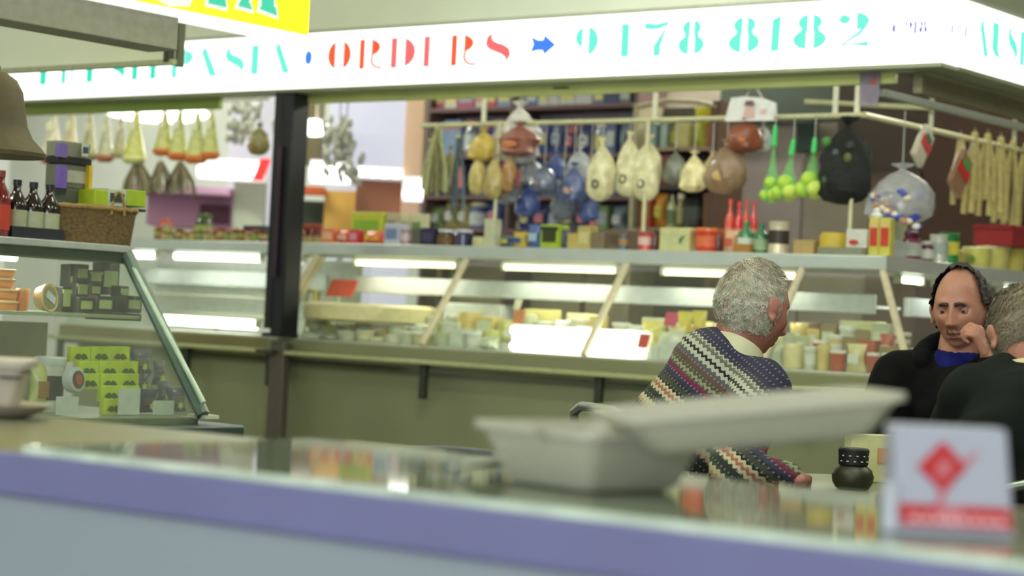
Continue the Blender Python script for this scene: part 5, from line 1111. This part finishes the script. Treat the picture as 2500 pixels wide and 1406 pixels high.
MB().box((0, 0, .065), (.14, .06, .13)).build('carton', mat((206, 206, 150), .5), t, bevel=.003)
MB().box((.03, -.032, .075), (.05, .004, .04)).build('label', mat((206, 150, 90), .5), t)
def chair(name, label, loc, rz, col, seatz=.45, backz=.86, metal=True):
    t = thing(name, label, 'chair', loc, rz, None)
    CH = mat((150, 158, 150), .25, .9) if metal else mat(col, .4)
    MB().box((0, 0, seatz-.02), (.40, .40, .035)).build('seat', mat(col, .5), t, bevel=.012)
    for sx in (-.18, .18):
        MB().tube([(sx, -.18, seatz-.03), (sx*1.05, -.20, .0)], .011).build('leg', CH, t)
        MB().tube([(sx, .18, seatz-.03), (sx*1.05, .22, .0)], .011).build('leg', CH, t)
        MB().tube([(sx, .18, seatz-.02), (sx, .22, backz-.10), (sx*.94, .235, backz-.02)], .011).build('back_post', CH, t)
    MB().tube([(-.17, .235, backz-.02), (-.1, .245, backz), (.1, .245, backz), (.17, .235, backz-.02)], .012).build('top_rail', CH, t)
    MB().box((0, .235, backz-.12), (.34, .014, .14)).build('backrest', mat(col, .5), t, bevel=.006)
    return t
p = atY(1518, 1012, 5.1)
chair('metal_chair', 'chrome framed chair peeping out behind the foam box, under the old man', (p.x+.17, 5.26, 0), R(112), (52, 52, 50), .45, p.z+.01)
chair('cafe_chair', 'chair carrying the balding man facing the camera', (1.36, 6.30, 0), R(0), (50, 48, 44), .45, .80)
chair('cafe_chair', 'chair carrying the man seen from behind at the right', (1.27, 4.72, 0), R(180), (40, 40, 44), .45, .80)
# black bentwood chair behind the foreground counter
pa = atY(1095, 1097, 4.2)
t = thing('black_chair', 'black chair with thin curved back rail left of the foam box', 'chair', (pa.x, 4.2, 0), R(-12))
BK = mat((16, 18, 28), .35)
z = pa.z
MB().tube([(.24*math.sin(q), .06*math.cos(q), z-.055*(1-math.cos(q))-.006) for q in [R(-88+8*i) for i in range(23)]], .009, 10).build('back_rail', BK, t)
for s_ in (-1, 1):
    MB().tube([(.24*s_, .0, z-.06), (.22*s_, -.02, .42), (.23*s_, .02, 0)], .010).build('leg', BK, t)
    MB().tube([(.19*s_, -.40, .43), (.20*s_, -.42, 0)], .011).build('leg', BK, t)
MB().box((0, -.20, .44), (.42, .42, .03)).build('seat', BK, t, bevel=.012)
# ------------------------------------------------------------------ people
def G(v, c, s): return math.exp(-((v-c)/s)**2)
def head_point(d, jaw=1.0):
    """d: unit direction, +x face, +y left, +z up -> point on the head surface (metres, head centre at eye height)"""
    x, y, z = d
    rx, ry, rz = .098, .077, .125 if z > 0 else .118
    p = Vector((x*rx, y*ry, z*rz))
    if z < 0:
        q = min(-z, 1); p.y *= 1-.24*q**1.4*jaw; p.x = p.x*(1-.10*q) if x > 0 else p.x*(1-.30*q)
        if x > 0: p.x += .012*q
    if x < 0 and z > -.4: p.x *= 1.06
    if x > 0:
        f = min(1, x*2.0); Y = p.y; Z = p.z
        nz = 0
        if -.052 < Z < .022: nz = .004+.026*((.022-Z)/.060) if Z > -.038 else .030*max(0, (Z+.052)/.014)
        p.x += f*nz*G(Y, 0, .009+.006*max(0, min(1, -Z/.03)))
        p.x += f*.006*G(Z, -.036, .008)*(G(Y, .013, .007)+G(Y, -.013, .007))
        p.x += f*.0075*G(Z, .028, .011)*G(abs(Y), .028, .022)
        p.x -= f*.017*G(Z, .006, .012)*G(abs(Y), .031, .016)
        p.x += f*.006*G(Z, -.022, .018)*G(abs(Y), .042, .016)
        p.x += f*(.008*G(Z, -.062, .006)+.009*G(Z, -.076, .007)-.005*G(Z, -.069, .0025))*G(Y, 0, .021)
        p.x -= f*.003*G(Z, -.088, .006)*G(Y, 0, .025)
        p.x += f*.009*G(Z, -.104, .014)*G(Y, 0, .022)
        p.x -= f*.004*G(Z, -.055, .02)*G(abs(Y), .038, .012)
        p.x += f*.004*G(Z, .070, .03)*G(Y, 0, .04)
    return p
def rotm(fwd, pitch=0, roll=0):      # head axes: fwd is the horizontal facing direction
    f = Vector((fwd[0], fwd[1], 0)).normalized(); l = Vector((-f.y, f.x, 0)); m = Matrix((f, l, Vector((0, 0, 1)))).transposed()
    return m @ Matrix.Rotation(pitch, 3, 'Y') @ Matrix.Rotation(roll, 3, 'X')
def head_mesh(mb, c, M, s=1.0, n=96, k=80, keep=None, off=0.0, nzamp=0.0):
    vs = []; grid = []
    for j in range(k+1):
        ph = math.pi*j/k-math.pi/2
        for i in range(n):
            t = 2*math.pi*i/n; d = Vector((math.cos(ph)*math.cos(t), math.cos(ph)*math.sin(t), math.sin(ph)))
            p = head_point(d)*s
            if off: p += d*off*(1+(nzamp*noise.noise(p*70) if nzamp else 0))
            vs.append(tuple(Vector(c)+M @ p)); grid.append(d)
    fs = []
    for j in range(k):
        for i in range(n):
            q = (j*n+i, j*n+(i+1) % n, (j+1)*n+(i+1) % n, (j+1)*n+i)
            if keep is None or all(keep(grid[v]) for v in q): fs.append(q)
    mb.raw(vs, fs); return grid
def ear(mb, c, M, side, s=1.0):
    base = Vector((-.006, side*.074, -.008))
    for (dx, dy, dz, rx, ry, rz) in ((0, .006, .0, .016, .008, .026), (-.004, .013, .010, .017, .006, .020), (.002, .010, -.022, .009, .006, .011)):
        b = MB(); b.ell((0, 0, 0), (rx*s, ry*s, rz*s), 14, 10)
        mb.raw([tuple(Vector(c)+M @ (Vector((base.x+dx, base.y+side*dy, base.z+dz))*s+Vector(v))) for v in b.v], b.f)
def remesh(o, vox, smooth=4, fac=.5):
    r = o.modifiers.new('r', 'REMESH'); r.mode = 'VOXEL'; r.voxel_size = vox; r.use_smooth_shade = True
    if smooth: q = o.modifiers.new('s', 'SMOOTH'); q.factor = fac; q.iterations = smooth
def wrinkle(o, size, strength):
    tx = bpy.data.textures.new('folds', 'CLOUDS'); tx.noise_scale = size; tx.noise_depth = 2
    d = o.modifiers.new('d', 'DISPLACE'); d.texture = tx; d.strength = strength; d.mid_level = .5; d.texture_coords = 'GLOBAL'
def skinmat(name, c, red):
    m = bpy.data.materials.new(name); m.use_nodes = True; nt = m.node_tree; N = nt.nodes; L = nt.links; b = N['Principled BSDF']
    tc = N.new('ShaderNodeTexCoord'); nz = N.new('ShaderNodeTexNoise'); nz.inputs['Scale'].default_value = 18; nz.inputs['Detail'].default_value = 4
    L.new(tc.outputs['Object'], nz.inputs['Vector']); cr = N.new('ShaderNodeValToRGB'); L.new(nz.outputs['Fac'], cr.inputs[0])
    cr.color_ramp.elements[0].position = .35; cr.color_ramp.elements[1].position = .65
    cr.color_ramp.elements[0].color = tuple(s2l(v) for v in c)+(1,); cr.color_ramp.elements[1].color = tuple(s2l(v) for v in red)+(1,)
    L.new(cr.outputs[0], b.inputs['Base Color']); b.inputs['Roughness'].default_value = .5
    b.inputs['Subsurface Weight'].default_value = .08; b.inputs['Subsurface Radius'].default_value = (.012, .005, .003)
    return m
def hand(mb, wrist, palmdir, up, s=1.0, curl=.6, side=1, thumbdir=None):
    """palm + five separate fingers. palmdir: wrist->knuckles, up: back of the hand"""
    p = Vector(palmdir).normalized(); u = Vector(up); u = (u-p*u.dot(p)).normalized(); l = u.cross(p)*side
    w = Vector(wrist)
    mb.cap(w-p*.02, w+p*.03, .024*s, .030*s, .70, u); mb.cap(w+p*.02+l*.018, w+p*.075+l*.024, .020*s, .017*s, .8, u)
    mb.cap(w+p*.02-l*.012, w+p*.075-l*.020, .020*s, .016*s, .8, u); mb.cap(w+p*.03, w+p*.078, .024*s, .019*s, .75, u)
    tips = []
    for k, (off, ln, r) in enumerate(((.031, .072, .0088), (.011, .080, .0092), (-.010, .074, .0088), (-.030, .060, .0078))):
        b = w+p*.080*s+l*off*s+u*.002; d = p.copy(); q = [b]; c = curl*(1+.12*k)
        for seg, f in enumerate((.46, .30, .24)):
            a = c*(.9 if seg == 0 else 1.15); d = (d*math.cos(a)-u*math.sin(a)); un = (u*math.cos(a)+d*0)
            u2 = u; u_ = (p*0)
            b = b+d*ln*f*s; q.append(b)
            # rotate the bending frame
            uu = (u-d*u.dot(d)).normalized() if abs(u.dot(d)) < .99 else -p
            ang_d = d; u = uu
        u = Vector(up); u = (u-p*u.dot(p)).normalized()
        for a_, b_, r0, r1 in zip(q, q[1:], (r, r*.95, r*.88), (r*.95, r*.88, r*.72)): mb.cap(a_, b_, r0*s, r1*s, 1, None, 10)
        tips.append(q[-1])
    td = Vector(thumbdir).normalized() if thumbdir else (p*.6+l*.8-u*.25).normalized()
    t0 = w+p*.018+l*.026; t1 = t0+td*.040*s; t2 = t1+(td*.8+p*.5-u*.2).normalized()*.030*s
    mb.cap(t0, t1, .014*s, .011*s, 1, None, 10); mb.cap(t1, t2, .0105*s, .0085*s, 1, None, 10)
    return tips
def strands(parent, name, c, M, keep, n, ln, m, seed, dirf, s=1.0, off=.004, wd=.0011):
    r = random.Random(seed); mb = MB(); vs = []; fs = []; k = 0
    while k < n:
        d = Vector((r.gauss(0, 1), r.gauss(0, 1), r.gauss(0, 1))).normalized()
        if not keep(d): continue
        p = (head_point(d)+d*off)*s; g = dirf(d)+Vector((r.gauss(0, .22), r.gauss(0, .22), r.gauss(0, .22))); g = (g-d*g.dot(d)).normalized()
        L_ = ln*r.uniform(.6, 1.2); sd = d.cross(g).normalized()*wd; up = d*L_*.28
        q = [p-sd, p+sd, p+g*L_*.55+up*.8+sd*.8, p+g*L_*.55+up*.8-sd*.8, p+g*L_+up*.5]
        b = len(vs); vs += [tuple(Vector(c)+M @ v) for v in q]; fs += [(b, b+1, b+2, b+3), (b+3, b+2, b+4)]; k += 1
    mb.raw(vs, fs); return mb.build(name, m, parent, smooth=False, fix=False)
def hairmat(name, c1, c2, sc=60):
    m = bpy.data.materials.new(name); m.use_nodes = True; nt = m.node_tree; N = nt.nodes; L = nt.links; b = N['Principled BSDF']
    tc = N.new('ShaderNodeTexCoord'); nz = N.new('ShaderNodeTexNoise'); nz.inputs['Scale'].default_value = sc; nz.inputs['Detail'].default_value = 5
    L.new(tc.outputs['Object'], nz.inputs['Vector']); cr = N.new('ShaderNodeValToRGB'); L.new(nz.outputs['Fac'], cr.inputs[0])
    cr.color_ramp.elements[0].position = .35; cr.color_ramp.elements[1].position = .62
    cr.color_ramp.elements[0].color = tuple(s2l(v) for v in c1)+(1,); cr.color_ramp.elements[1].color = tuple(s2l(v) for v in c2)+(1,)
    L.new(cr.outputs[0], b.inputs['Base Color']); b.inputs['Roughness'].default_value = .6; return m
def cloth(name, c, var=.2, sc=9, rough=.9):
    m = mat(c, rough, var=var, scale=sc, bump=.25); m.node_tree.nodes['Principled BSDF'].inputs['Specular IOR Level'].default_value = .12; return m
def legs(mb, pel, fwd, knee=.45):
    f = Vector((fwd[0], fwd[1], 0)).normalized(); l = Vector((-f.y, f.x, 0)); feet = []
    for s_ in (-1, 1):
        hp = Vector(pel)+l*.09*s_; kn = hp+f*.42+l*.05*s_; kn.z = .47; an = kn+f*.05; an.z = .09
        mb.cap(hp, kn, .088, .062, 1); mb.cap(kn, an, .060, .045, 1); feet.append((an, f))
    return feet
def shoes(parent, feet, col):
    for an, f in feet:
        mb = MB(); c = an+f*.07; mb.cap(Vector((an.x, an.y, .045))-f*.03, Vector((c.x, c.y, .038))+f*.10, .045, .038, .8, (0, 0, 1))
        mb.build('shoe', mat(col, .5), parent)

# --- fair isle knitting: coordinates run along an axis of the garment
def knit_mat(name, axis, around, z0):
    m = bpy.data.materials.new(name); m.use_nodes = True; nt = m.node_tree; N = nt.nodes; L = nt.links; b = N['Principled BSDF']; b.inputs['Roughness'].default_value = .95
    tc = N.new('ShaderNodeTexCoord')
    def dot(v):
        n = N.new('ShaderNodeVectorMath'); n.operation = 'DOT_PRODUCT'; n.inputs[1].default_value = v; L.new(tc.outputs['Object'], n.inputs[0]); return n.outputs['Value']
    def mth(op, a, c=None, k=None):
        n = N.new('ShaderNodeMath'); n.operation = op
        for i, v in enumerate((a, c, k)):
            if v is None: continue
            if isinstance(v, (int, float)): n.inputs[i].default_value = v
            else: L.new(v, n.inputs[i])
        return n.outputs[0]
    t = dot(axis); s = dot(around)
    nz = N.new('ShaderNodeTexNoise'); nz.inputs['Scale'].default_value = 5; L.new(tc.outputs['Object'], nz.inputs['Vector'])
    t = mth('ADD', t, mth('MULTIPLY', mth('SUBTRACT', nz.outputs['Fac'], .5), .012))
    zig = mth('PINGPONG', mth('MULTIPLY', s, 1.0), .008)            # triangle wave 16 mm
    zq = mth('SNAP', zig, .0027)
    tt = mth('ADD', mth('SUBTRACT', t, z0), mth('SUBTRACT', zq, .004))
    cr = N.new('ShaderNodeValToRGB'); cr.color_ramp.interpolation = 'CONSTANT'
    u = mth('DIVIDE', tt, -.36); L.new(u, cr.inputs[0])
    bands = [(0, (44, 42, 66)), (.095, (52, 50, 60)), (.12, (168, 170, 150)), (.135, (96, 98, 84)), (.165, (176, 178, 160)), (.20, (30, 32, 32)), (.225, (176, 178, 160)), (.255, (84, 86, 90)), (.29, (92, 72, 62)), (.335, (70, 78, 54)),
             (.36, (140, 142, 110)), (.385, (76, 72, 66)), (.41, (112, 28, 56)), (.435, (44, 46, 74)), (.475, (30, 32, 40)), (.50, (58, 62, 52)), (.54, (24, 26, 24)), (.56, (190, 186, 146)), (.585, (160, 96, 86)), (.61, (190, 186, 146)),
             (.64, (40, 50, 44)), (.70, (60, 66, 62)), (.72, (190, 190, 146)), (.755, (176, 140, 118)), (.785, (36, 40, 40)), (.90, (52, 50, 52)), (.93, (150, 146, 118)), (.95, (40, 42, 42))]
    el = cr.color_ramp.elements
    while len(el) > 1: el.remove(el[-1])
    el[0].position = 0; el[0].color = tuple(s2l(v) for v in bands[0][1])+(1,)
    for p, c in bands[1:]:
        e = el.new(p); e.color = tuple(s2l(v) for v in c)+(1,)
    # small pale dots on the dark bands
    ck = mth('MULTIPLY', mth('GREATER_THAN', mth('PINGPONG', s, .006), .0042), mth('GREATER_THAN', mth('PINGPONG', t, .009), .0062))
    mx = N.new('ShaderNodeMix'); mx.data_type = 'RGBA'; L.new(mth('MULTIPLY', ck, .4), mx.inputs['Factor']); L.new(cr.outputs[0], mx.inputs['A']); mx.inputs['B'].default_value = tuple(s2l(v) for v in (176, 172, 150))+(1,)
    L.new(mx.outputs['Result'], b.inputs['Base Color'])
    w = N.new('ShaderNodeTexNoise'); w.inputs['Scale'].default_value = 260; L.new(tc.outputs['Object'], w.inputs['Vector'])
    bp = N.new('ShaderNodeBump'); bp.inputs['Strength'].default_value = .5; bp.inputs['Distance'].default_value = .004; L.new(w.outputs['Fac'], bp.inputs['Height']); L.new(bp.outputs[0], b.inputs['Normal'])
    return m

# ================= old man in the patterned jumper =================
hc = atY(1838, 752, 5.55); fw = (.70, .71)
M = rotm((.84, .54), R(14), R(-4)); RT = hc.copy(); RT.z = 0
t = thing('person', 'white-haired person in patterned knitted jumper seen from behind, leaning on the table', 'person', (hc.x-.2, hc.y, 0), 0)
O = Vector((hc.x-.2, hc.y, 0)); h0 = hc-O
f = Vector((fw[0], fw[1], 0)); lf = Vector((-fw[1], fw[0], 0))
neck = h0+Vector((-.035, -.01, -.135)); chest = h0+Vector((-.115, .0, -.255)); pel = Vector((-.17, .04, .56))
shR = h0-lf*.165+Vector((-.10, 0, -.215)); shL = h0+lf*.16+Vector((-.03, 0, -.21))
wr = atZ(1945, 1172, .735)-O; elR = atZ(1790, 1168, .74)-O; elL = shL+Vector((.12, .05, -.25)); wl = elL+Vector((.12, -.10, -.04))
SK = skinmat('old_skin', (176, 122, 106), (154, 90, 78))
mb = MB(); head_mesh(mb, h0, M, 1.06); ear(mb, h0, M, 1, 1.1); ear(mb, h0, M, -1, 1.15)
mb.cap(h0+Vector((-.03, 0, -.06))-f*.01, neck+Vector((-.02, 0, -.05)), .062, .068); mb.cap(neck-Vector((.02, 0, .10)), pel, .08, .11, .8, f)
mb.cap(shR, elR, .04, .035); mb.cap(elR, wr, .035, .026); mb.cap(shL, elL, .04, .035); mb.cap(elL, wl, .035, .026)
hand(mb, wr, (.15, .95, 0), (0, 0, 1), 1.0, .5, 1); hand(mb, wl, (.6, -.6, 0), (0, 0, 1), 1.0, .5, -1)
ft = legs(mb, pel, f)
o = mb.build('body', SK, t); remesh(o, .0042, 3)
mb = MB(); ax = (neck-chest)
mb.cap(pel, chest+Vector((-.02, 0, -.08)), .165, .185, .78, f, 28); mb.cap(chest+Vector((-.03, 0, -.10)), chest+Vector((.015, .0, .065)), .180, .135, .9, f, 28)
mb.cap(shR*.5+shL*.5+Vector((-.01, 0, -.01)), neck+Vector((-.02, 0, -.035)), .10, .072, 1, None, 24)
mb.cap(shR, shL, .085, .085, 1, None, 24)
mb.cap(shR+Vector((-.01, 0, -.01)), elR+Vector((0, 0, .02)), .082, .060, 1, None, 22); mb.cap(elR+Vector((0, 0, .02)), wr+Vector((-.02, 0, .005)), .058, .040, 1, None, 20)
mb.cap(shL, elL, .080, .058, 1, None, 22); mb.cap(elL, wl, .056, .040, 1, None, 20)
axis = Vector((.62, -.05, .78)).normalized(); arr = Vector((.74, -.35, -.57)).normalized()
o = mb.build('knitted_jumper', knit_mat('fair_isle', axis, arr, (neck+Vector((-.03, 0, 0))).dot(axis)+.038), t); remesh(o, .0065, 10, .6); wrinkle(o, .12, .016)
mb = MB(); cc = neck+Vector((-.012, 0, .0))
rg = []
n = 36
Mc = rotm(fw, R(24), 0)
for j, (rr, zz) in enumerate(((.078, -.030), (.084, -.012), (.076, .030), (.070, .030), (.070, -.02))):
    for i in range(n): q = 2*math.pi*i/n; rg.append(tuple(cc+Mc @ Vector((rr*1.05*math.cos(q), rr*math.sin(q), zz+.010*math.cos(q+math.pi)))))
mb.raw(rg, [(j*n+i, j*n+(i+1) % n, ((j+1) % 5)*n+(i+1) % n, ((j+1) % 5)*n+i) for j in range(5) for i in range(n)])
mb.build('shirt_collar', cloth('c', (206, 204, 168), .08), t)
mb = MB(); ft = legs(mb, pel, f); mb.cap(pel-lf*.08, pel+lf*.08, .13, .13); o = mb.build('trousers', cloth('t', (52, 54, 52)), t); remesh(o, .012, 6)
shoes(t, ft, (40, 34, 30))
def keep_old(d):           # scalp: everything behind the face, above the nape
    if d.x > .30+.25*max(0, -d.z) and d.z < .72: return False
    if d.x > .62: return False
    return d.z > -.60+.40*max(0, d.x)-.05*abs(d.y) if d.x < .1 else d.z > .02+.5*(d.x-.1) or (d.z > -.30 and d.x < .16)
HM = hairmat('white_hair', (150, 150, 128), (206, 206, 188), 45)
mb = MB(); head_mesh(mb, h0, M, 1.06, 80, 64, keep_old, .006, 1.1); hr = mb.build('hair', hairmat('white_hair_base', (172, 132, 116), (186, 180, 158), 9), t)
crown = Vector((-.45, 0, .9)).normalized()
def dir_old(d): g = d-crown*d.dot(crown); return g.normalized() if g.length > .05 else Vector((1, 0, 0))
strands(hr, 'hair_strands', h0, M, keep_old, 6000, .020, HM, 3, dir_old, 1.06, .005, .0009)

# ================= balding man facing the camera =================
hc = atY(2346, 757, 6.08); fw = (-.47, -.88); O = Vector((hc.x, hc.y+.1, 0)); h0 = hc-O
M = rotm(fw, R(5), R(3)); f = Vector((fw[0], fw[1], 0)).normalized(); lf = Vector((-f.y, f.x, 0))
t = thing('person', 'balding dark-haired person in black jacket with blue collar, fist held at mouth', 'person', O, 0)
SK = skinmat('mid_skin', (180, 130, 108), (162, 108, 88))
neck = h0+Vector((.0, .02, -.14)); pel = Vector((.03, .16, .56)); chest = neck+Vector((.0, .05, -.16))
shR = neck-lf*.17+Vector((-.0, .02, -.07)); shL = neck+lf*.17+Vector((0, .02, -.065))
elR = atZ(2200, 1150, .74)-O; elR.y = shR.y-.12; wR = elR+Vector((.17, -.08, 0))
wL = atY(2414, 869, 5.92)-O; elL = wL+Vector((.075, .00, -.27))
mb = MB(); head_mesh(mb, h0, M, 1.0, 128, 112); ear(mb, h0, M, 1, 1.05); ear(mb, h0, M, -1, 1.05)
mb.cap(h0+Vector((.01, .02, -.06)), neck+Vector((0, .01, -.05)), .060, .066); mb.cap(neck+Vector((0, .02, -.10)), pel, .08, .11, .8, f)
mb.cap(shR, elR, .04, .035); mb.cap(elR, wR, .035, .026); mb.cap(shL, elL, .04, .035); mb.cap(elL, wL, .034, .026)
hand(mb, wR, (1, -.3, 0), (0, 0, 1), 1.0, .4, 1)
tips = hand(mb, wL, (-.50, -.10, .86), (.72, -.55, .35), .95, .85, -1, thumbdir=(-.72, -.10, .45))
legs(mb, pel, f)
o = mb.build('body', SK, t); remesh(o, .0034, 2, .4)
JK = cloth('jacket', (10, 11, 11), .25)
mb = MB(); mb.cap(pel, chest, .165, .175, .72, f, 26); mb.cap(shR, shL, .085, .085, 1, None, 22)
mb.cap(chest, neck+Vector((0, .03, -.05)), .15, .085, .85, f, 24)
mb.cap(neck+f*.065+lf*.045+Vector((0, 0, -.075)), chest+f*.07, .052, .09, 1, None, 20); mb.cap(neck+f*.05-lf*.05+Vector((0, 0, -.12)), chest+f*.07, .045, .09, 1, None, 20)
mb.cap(shR, elR, .084, .064, 1, None, 20); mb.cap(elR, wR, .060, .042, 1, None, 20); mb.cap(shL, elL, .084, .062, 1, None, 20); mb.cap(elL, wL-(wL-elL).normalized()*.03, .058, .040, 1, None, 20)
o = mb.build('black_jacket', JK, t); remesh(o, .009, 8); wrinkle(o, .12, .022)
mb = MB()
for i in range(13):          # hood lying round the back of the neck
    q = R(-115+230*i/12); a = neck-f*(.085*math.cos(q))*1.0+lf*.105*math.sin(q)+Vector((0, 0, .012-.05*(1-math.cos(q))+.04)); mb.ell(tuple(a), (.036, .036, .040), 12, 8)
o = mb.build('hood', JK, t); remesh(o, .009, 8)
mb = MB(); mb.cap(neck+f*.008+Vector((0, 0, -.020)), neck+f*.03+Vector((0, 0, -.10)), .072, .06, .8, f, 24); o = mb.build('blue_collar', cloth('b', (20, 24, 84)), t)
mb = MB(); ft = legs(mb, pel, f); mb.cap(pel-lf*.08, pel+lf*.08, .13, .13); o = mb.build('trousers', cloth('t', (40, 42, 50)), t); remesh(o, .012, 6)
shoes(t, ft, (30, 28, 28))
def keep_bald(d):
    if d.z > .45: return d.x < (.30 if abs(d.y) < .22 else .12 if abs(d.y) < .52 else .12+1.0*(abs(d.y)-.52))
    if d.x > .40: return False
    if d.x > .05: return d.z > -.10+.9*(d.x-.05)
    return d.z > -.52+.25*max(0, d.x+.3)
DH = hairmat('dark_hair', (22, 20, 18), (44, 38, 32), 40)
mb = MB(); head_mesh(mb, h0, M, 1.0, 80, 64, keep_bald, .012, 1.0); hr = mb.build('hair', DH, t)
strands(hr, 'hair_strands', h0, M, keep_bald, 3500, .016, DH, 5, dir_old, 1.0, .005)
def eye(side, s=1.0, lookdown=-.02):
    c = h0+M @ (Vector((.0755, side*.031, .003))*s)
    mb = MB(); mb.ell(tuple(c), (.0122, .0122, .0122), 18, 12); eb = mb.build('eyeball', mat((160, 150, 140), .25, coat=.4, var=0), t)
    fwd = M @ Vector((1, side*.0+.05, -.14)).normalized(); mb = MB(); mb.ell(tuple(c+fwd*.0078), (.0062, .0062, .0062), 14, 10); mb.build('iris', mat((28, 20, 14), .15, coat=.8, var=0), eb)
    mb = MB(); vs = []                # upper lid: part of a slightly larger sphere
    n1, n2 = 14, 6
    for j in range(n2+1):
        el = R(5+68*j/n2)
        for i in range(n1+1):
            az = R(-80+160*i/n1); d = Vector((math.cos(el)*math.cos(az), math.cos(el)*math.sin(az), math.sin(el))); vs.append(tuple(c+M @ (d*.0142)))
    mb.raw(vs, [(j*(n1+1)+i, j*(n1+1)+i+1, (j+1)*(n1+1)+i+1, (j+1)*(n1+1)+i) for j in range(n2) for i in range(n1)]); mb.build('eyelid', mat((140, 94, 78), .6), eb)
    mb = MB(); vs = []
    for j in range(n2+1):
        el = R(-75+48*j/n2)
        for i in range(n1+1):
            az = R(-80+160*i/n1); d = Vector((math.cos(el)*math.cos(az), math.cos(el)*math.sin(az), math.sin(el))); vs.append(tuple(c+M @ (d*.0140)))
    mb.raw(vs, [(j*(n1+1)+i, j*(n1+1)+i+1, (j+1)*(n1+1)+i+1, (j+1)*(n1+1)+i) for j in range(n2) for i in range(n1)]); mb.build('lower_eyelid', mat((150, 102, 84), .6), eb)
    mb = MB(); pts = [h0+M @ ((head_point(Vector((1, side*(.13+.105*k), (.165, .190, .205, .205, .18)[k])).normalized())+Vector((.0025, 0, 0)))*s) for k in range(5)]
    mb.tube(pts, .0062, 8, .0045); mb.build('eyebrow', DH, t)
for s_ in (-1, 1): eye(s_)
mb = MB()
for zz, rr in ((-.0655, .0034), (-.0725, .0042)):
    pts = [h0+M @ ((head_point(Vector((1, y, zz*11.6)).normalized())+Vector((.0008, 0, 0)))*1.0) for y in (-.26, -.13, 0, .13, .26)]; mb.tube(pts, .002, 8)
mb.build('lips', mat((128, 74, 66), .5), t)
strands(t, 'stubble', h0, M, lambda d: d.x > .5 and -.56 < d.z < -.42 and abs(d.y) < .30, 90, .005, DH, 8, lambda d: Vector((0, 0, -1)), 1.0, .001, .0006)

# ================= man seen from behind at the right edge =================
hc = atY(2500, 822, 4.90); fw = (-.22, .97); O = Vector((hc.x, hc.y-.05, 0)); h0 = hc-O
M = rotm(fw, R(34), R(0)); f = Vector((fw[0], fw[1], 0)).normalized(); lf = Vector((-f.y, f.x, 0))
t = thing('person', 'grey-haired person in dark jacket with cream collar seen from behind at right edge', 'person', O, 0)
neck = h0+Vector((.01, -.075, -.085)); chest = neck+Vector((.02, -.06, -.16)); pel = Vector((.05, -.14, .56))
shL = neck+lf*.13+Vector((0, .03, -.07)); shR = neck-lf*.19+Vector((0, .0, -.085))
elL = atY(2262, 1080, 4.98)-O; elL = Vector((elL.x+.035, elL.y-.03, .80)); wL = elL+Vector((-.02, .20, -.03)); elR = shR+Vector((.08, .08, -.24)); wR = elR+Vector((-.14, .2, -.02))
SK = skinmat('third_skin', (176, 124, 102), (156, 96, 78))
mb = MB(); head_mesh(mb, h0, M, 1.0); ear(mb, h0, M, 1, 1.05); ear(mb, h0, M, -1, 1.05)
mb.cap(h0+Vector((0, -.045, -.03)), neck+Vector((0, 0, -.05)), .060, .066); mb.cap(neck+Vector((0, -.02, -.10)), pel, .08, .11, .8, f)
mb.cap(shR, elR, .04, .035); mb.cap(elR, wR, .035, .026); mb.cap(shL, elL, .04, .035); mb.cap(elL, wL, .034, .026)
hand(mb, wL, (.2, .9, 0), (0, 0, 1), 1.0, .4, -1); hand(mb, wR, (-.5, .8, 0), (0, 0, 1), 1.0, .4, 1)
legs(mb, pel, f); o = mb.build('body', SK, t); remesh(o, .0045, 3)
JK2 = cloth('jacket2', (20, 24, 22), .25)
mb = MB(); mb.cap(pel, chest, .18, .20, .75, f, 26); mb.cap(shR, shL, .092, .092, 1, None, 22); mb.cap(chest+Vector((0, 0, .0)), neck+Vector((0, .0, -.04)), .17, .082, .9, f, 24)
mb.cap(shL*.55+neck*.45, chest+lf*.10, .08, .13, 1, None, 20)
mb.cap(shL, elL, .090, .072, 1, None, 22); mb.cap(elL, wL, .066, .045, 1, None, 20); mb.cap(shR, elR, .090, .07, 1, None, 20); mb.cap(elR, wR, .066, .045, 1, None, 20)
mb.cap(chest+lf*.12+Vector((0, 0, -.1)), elL+Vector((.05, 0, -.05)), .10, .07, 1, None, 20)
o = mb.build('dark_jacket', JK2, t); remesh(o, .009, 8); wrinkle(o, .14, .030)
mb = MB(); rg = []; cc = neck+Vector((0, -.005, .0)); Mc = rotm(fw, R(14), 0)
for rr, zz in ((.080, -.03), (.086, -.01), (.074, .024), (.068, .024), (.070, -.02)):
    for i in range(n): q = 2*math.pi*i/n; rg.append(tuple(cc+Mc @ Vector((rr*math.cos(q), rr*math.sin(q), zz))))
mb.raw(rg, [(j*n+i, j*n+(i+1) % n, ((j+1) % 5)*n+(i+1) % n, ((j+1) % 5)*n+i) for j in range(5) for i in range(n)]); mb.build('cream_collar', cloth('c', (206, 200, 158), .08), t)
mb = MB(); ft = legs(mb, pel, f); mb.cap(pel-lf*.08, pel+lf*.08, .13, .13); o = mb.build('trousers', cloth('t', (40, 42, 50)), t); remesh(o, .012, 6)
shoes(t, ft, (30, 28, 28))
def keep_3(d):
    if d.x > .25 and d.z < .7: return False
    if d.x > .6: return False
    return d.z > -.55+.45*max(0, d.x+.1)
GH = hairmat('grey_hair', (40, 33, 27), (128, 116, 94), 7)
mb = MB(); head_mesh(mb, h0, M, 1.0, 80, 64, keep_3, .008, 1.0); hr = mb.build('hair', GH, t)
strands(hr, 'hair_strands', h0, M, keep_3, 4500, .022, GH, 9, dir_old, 1.0, .006)
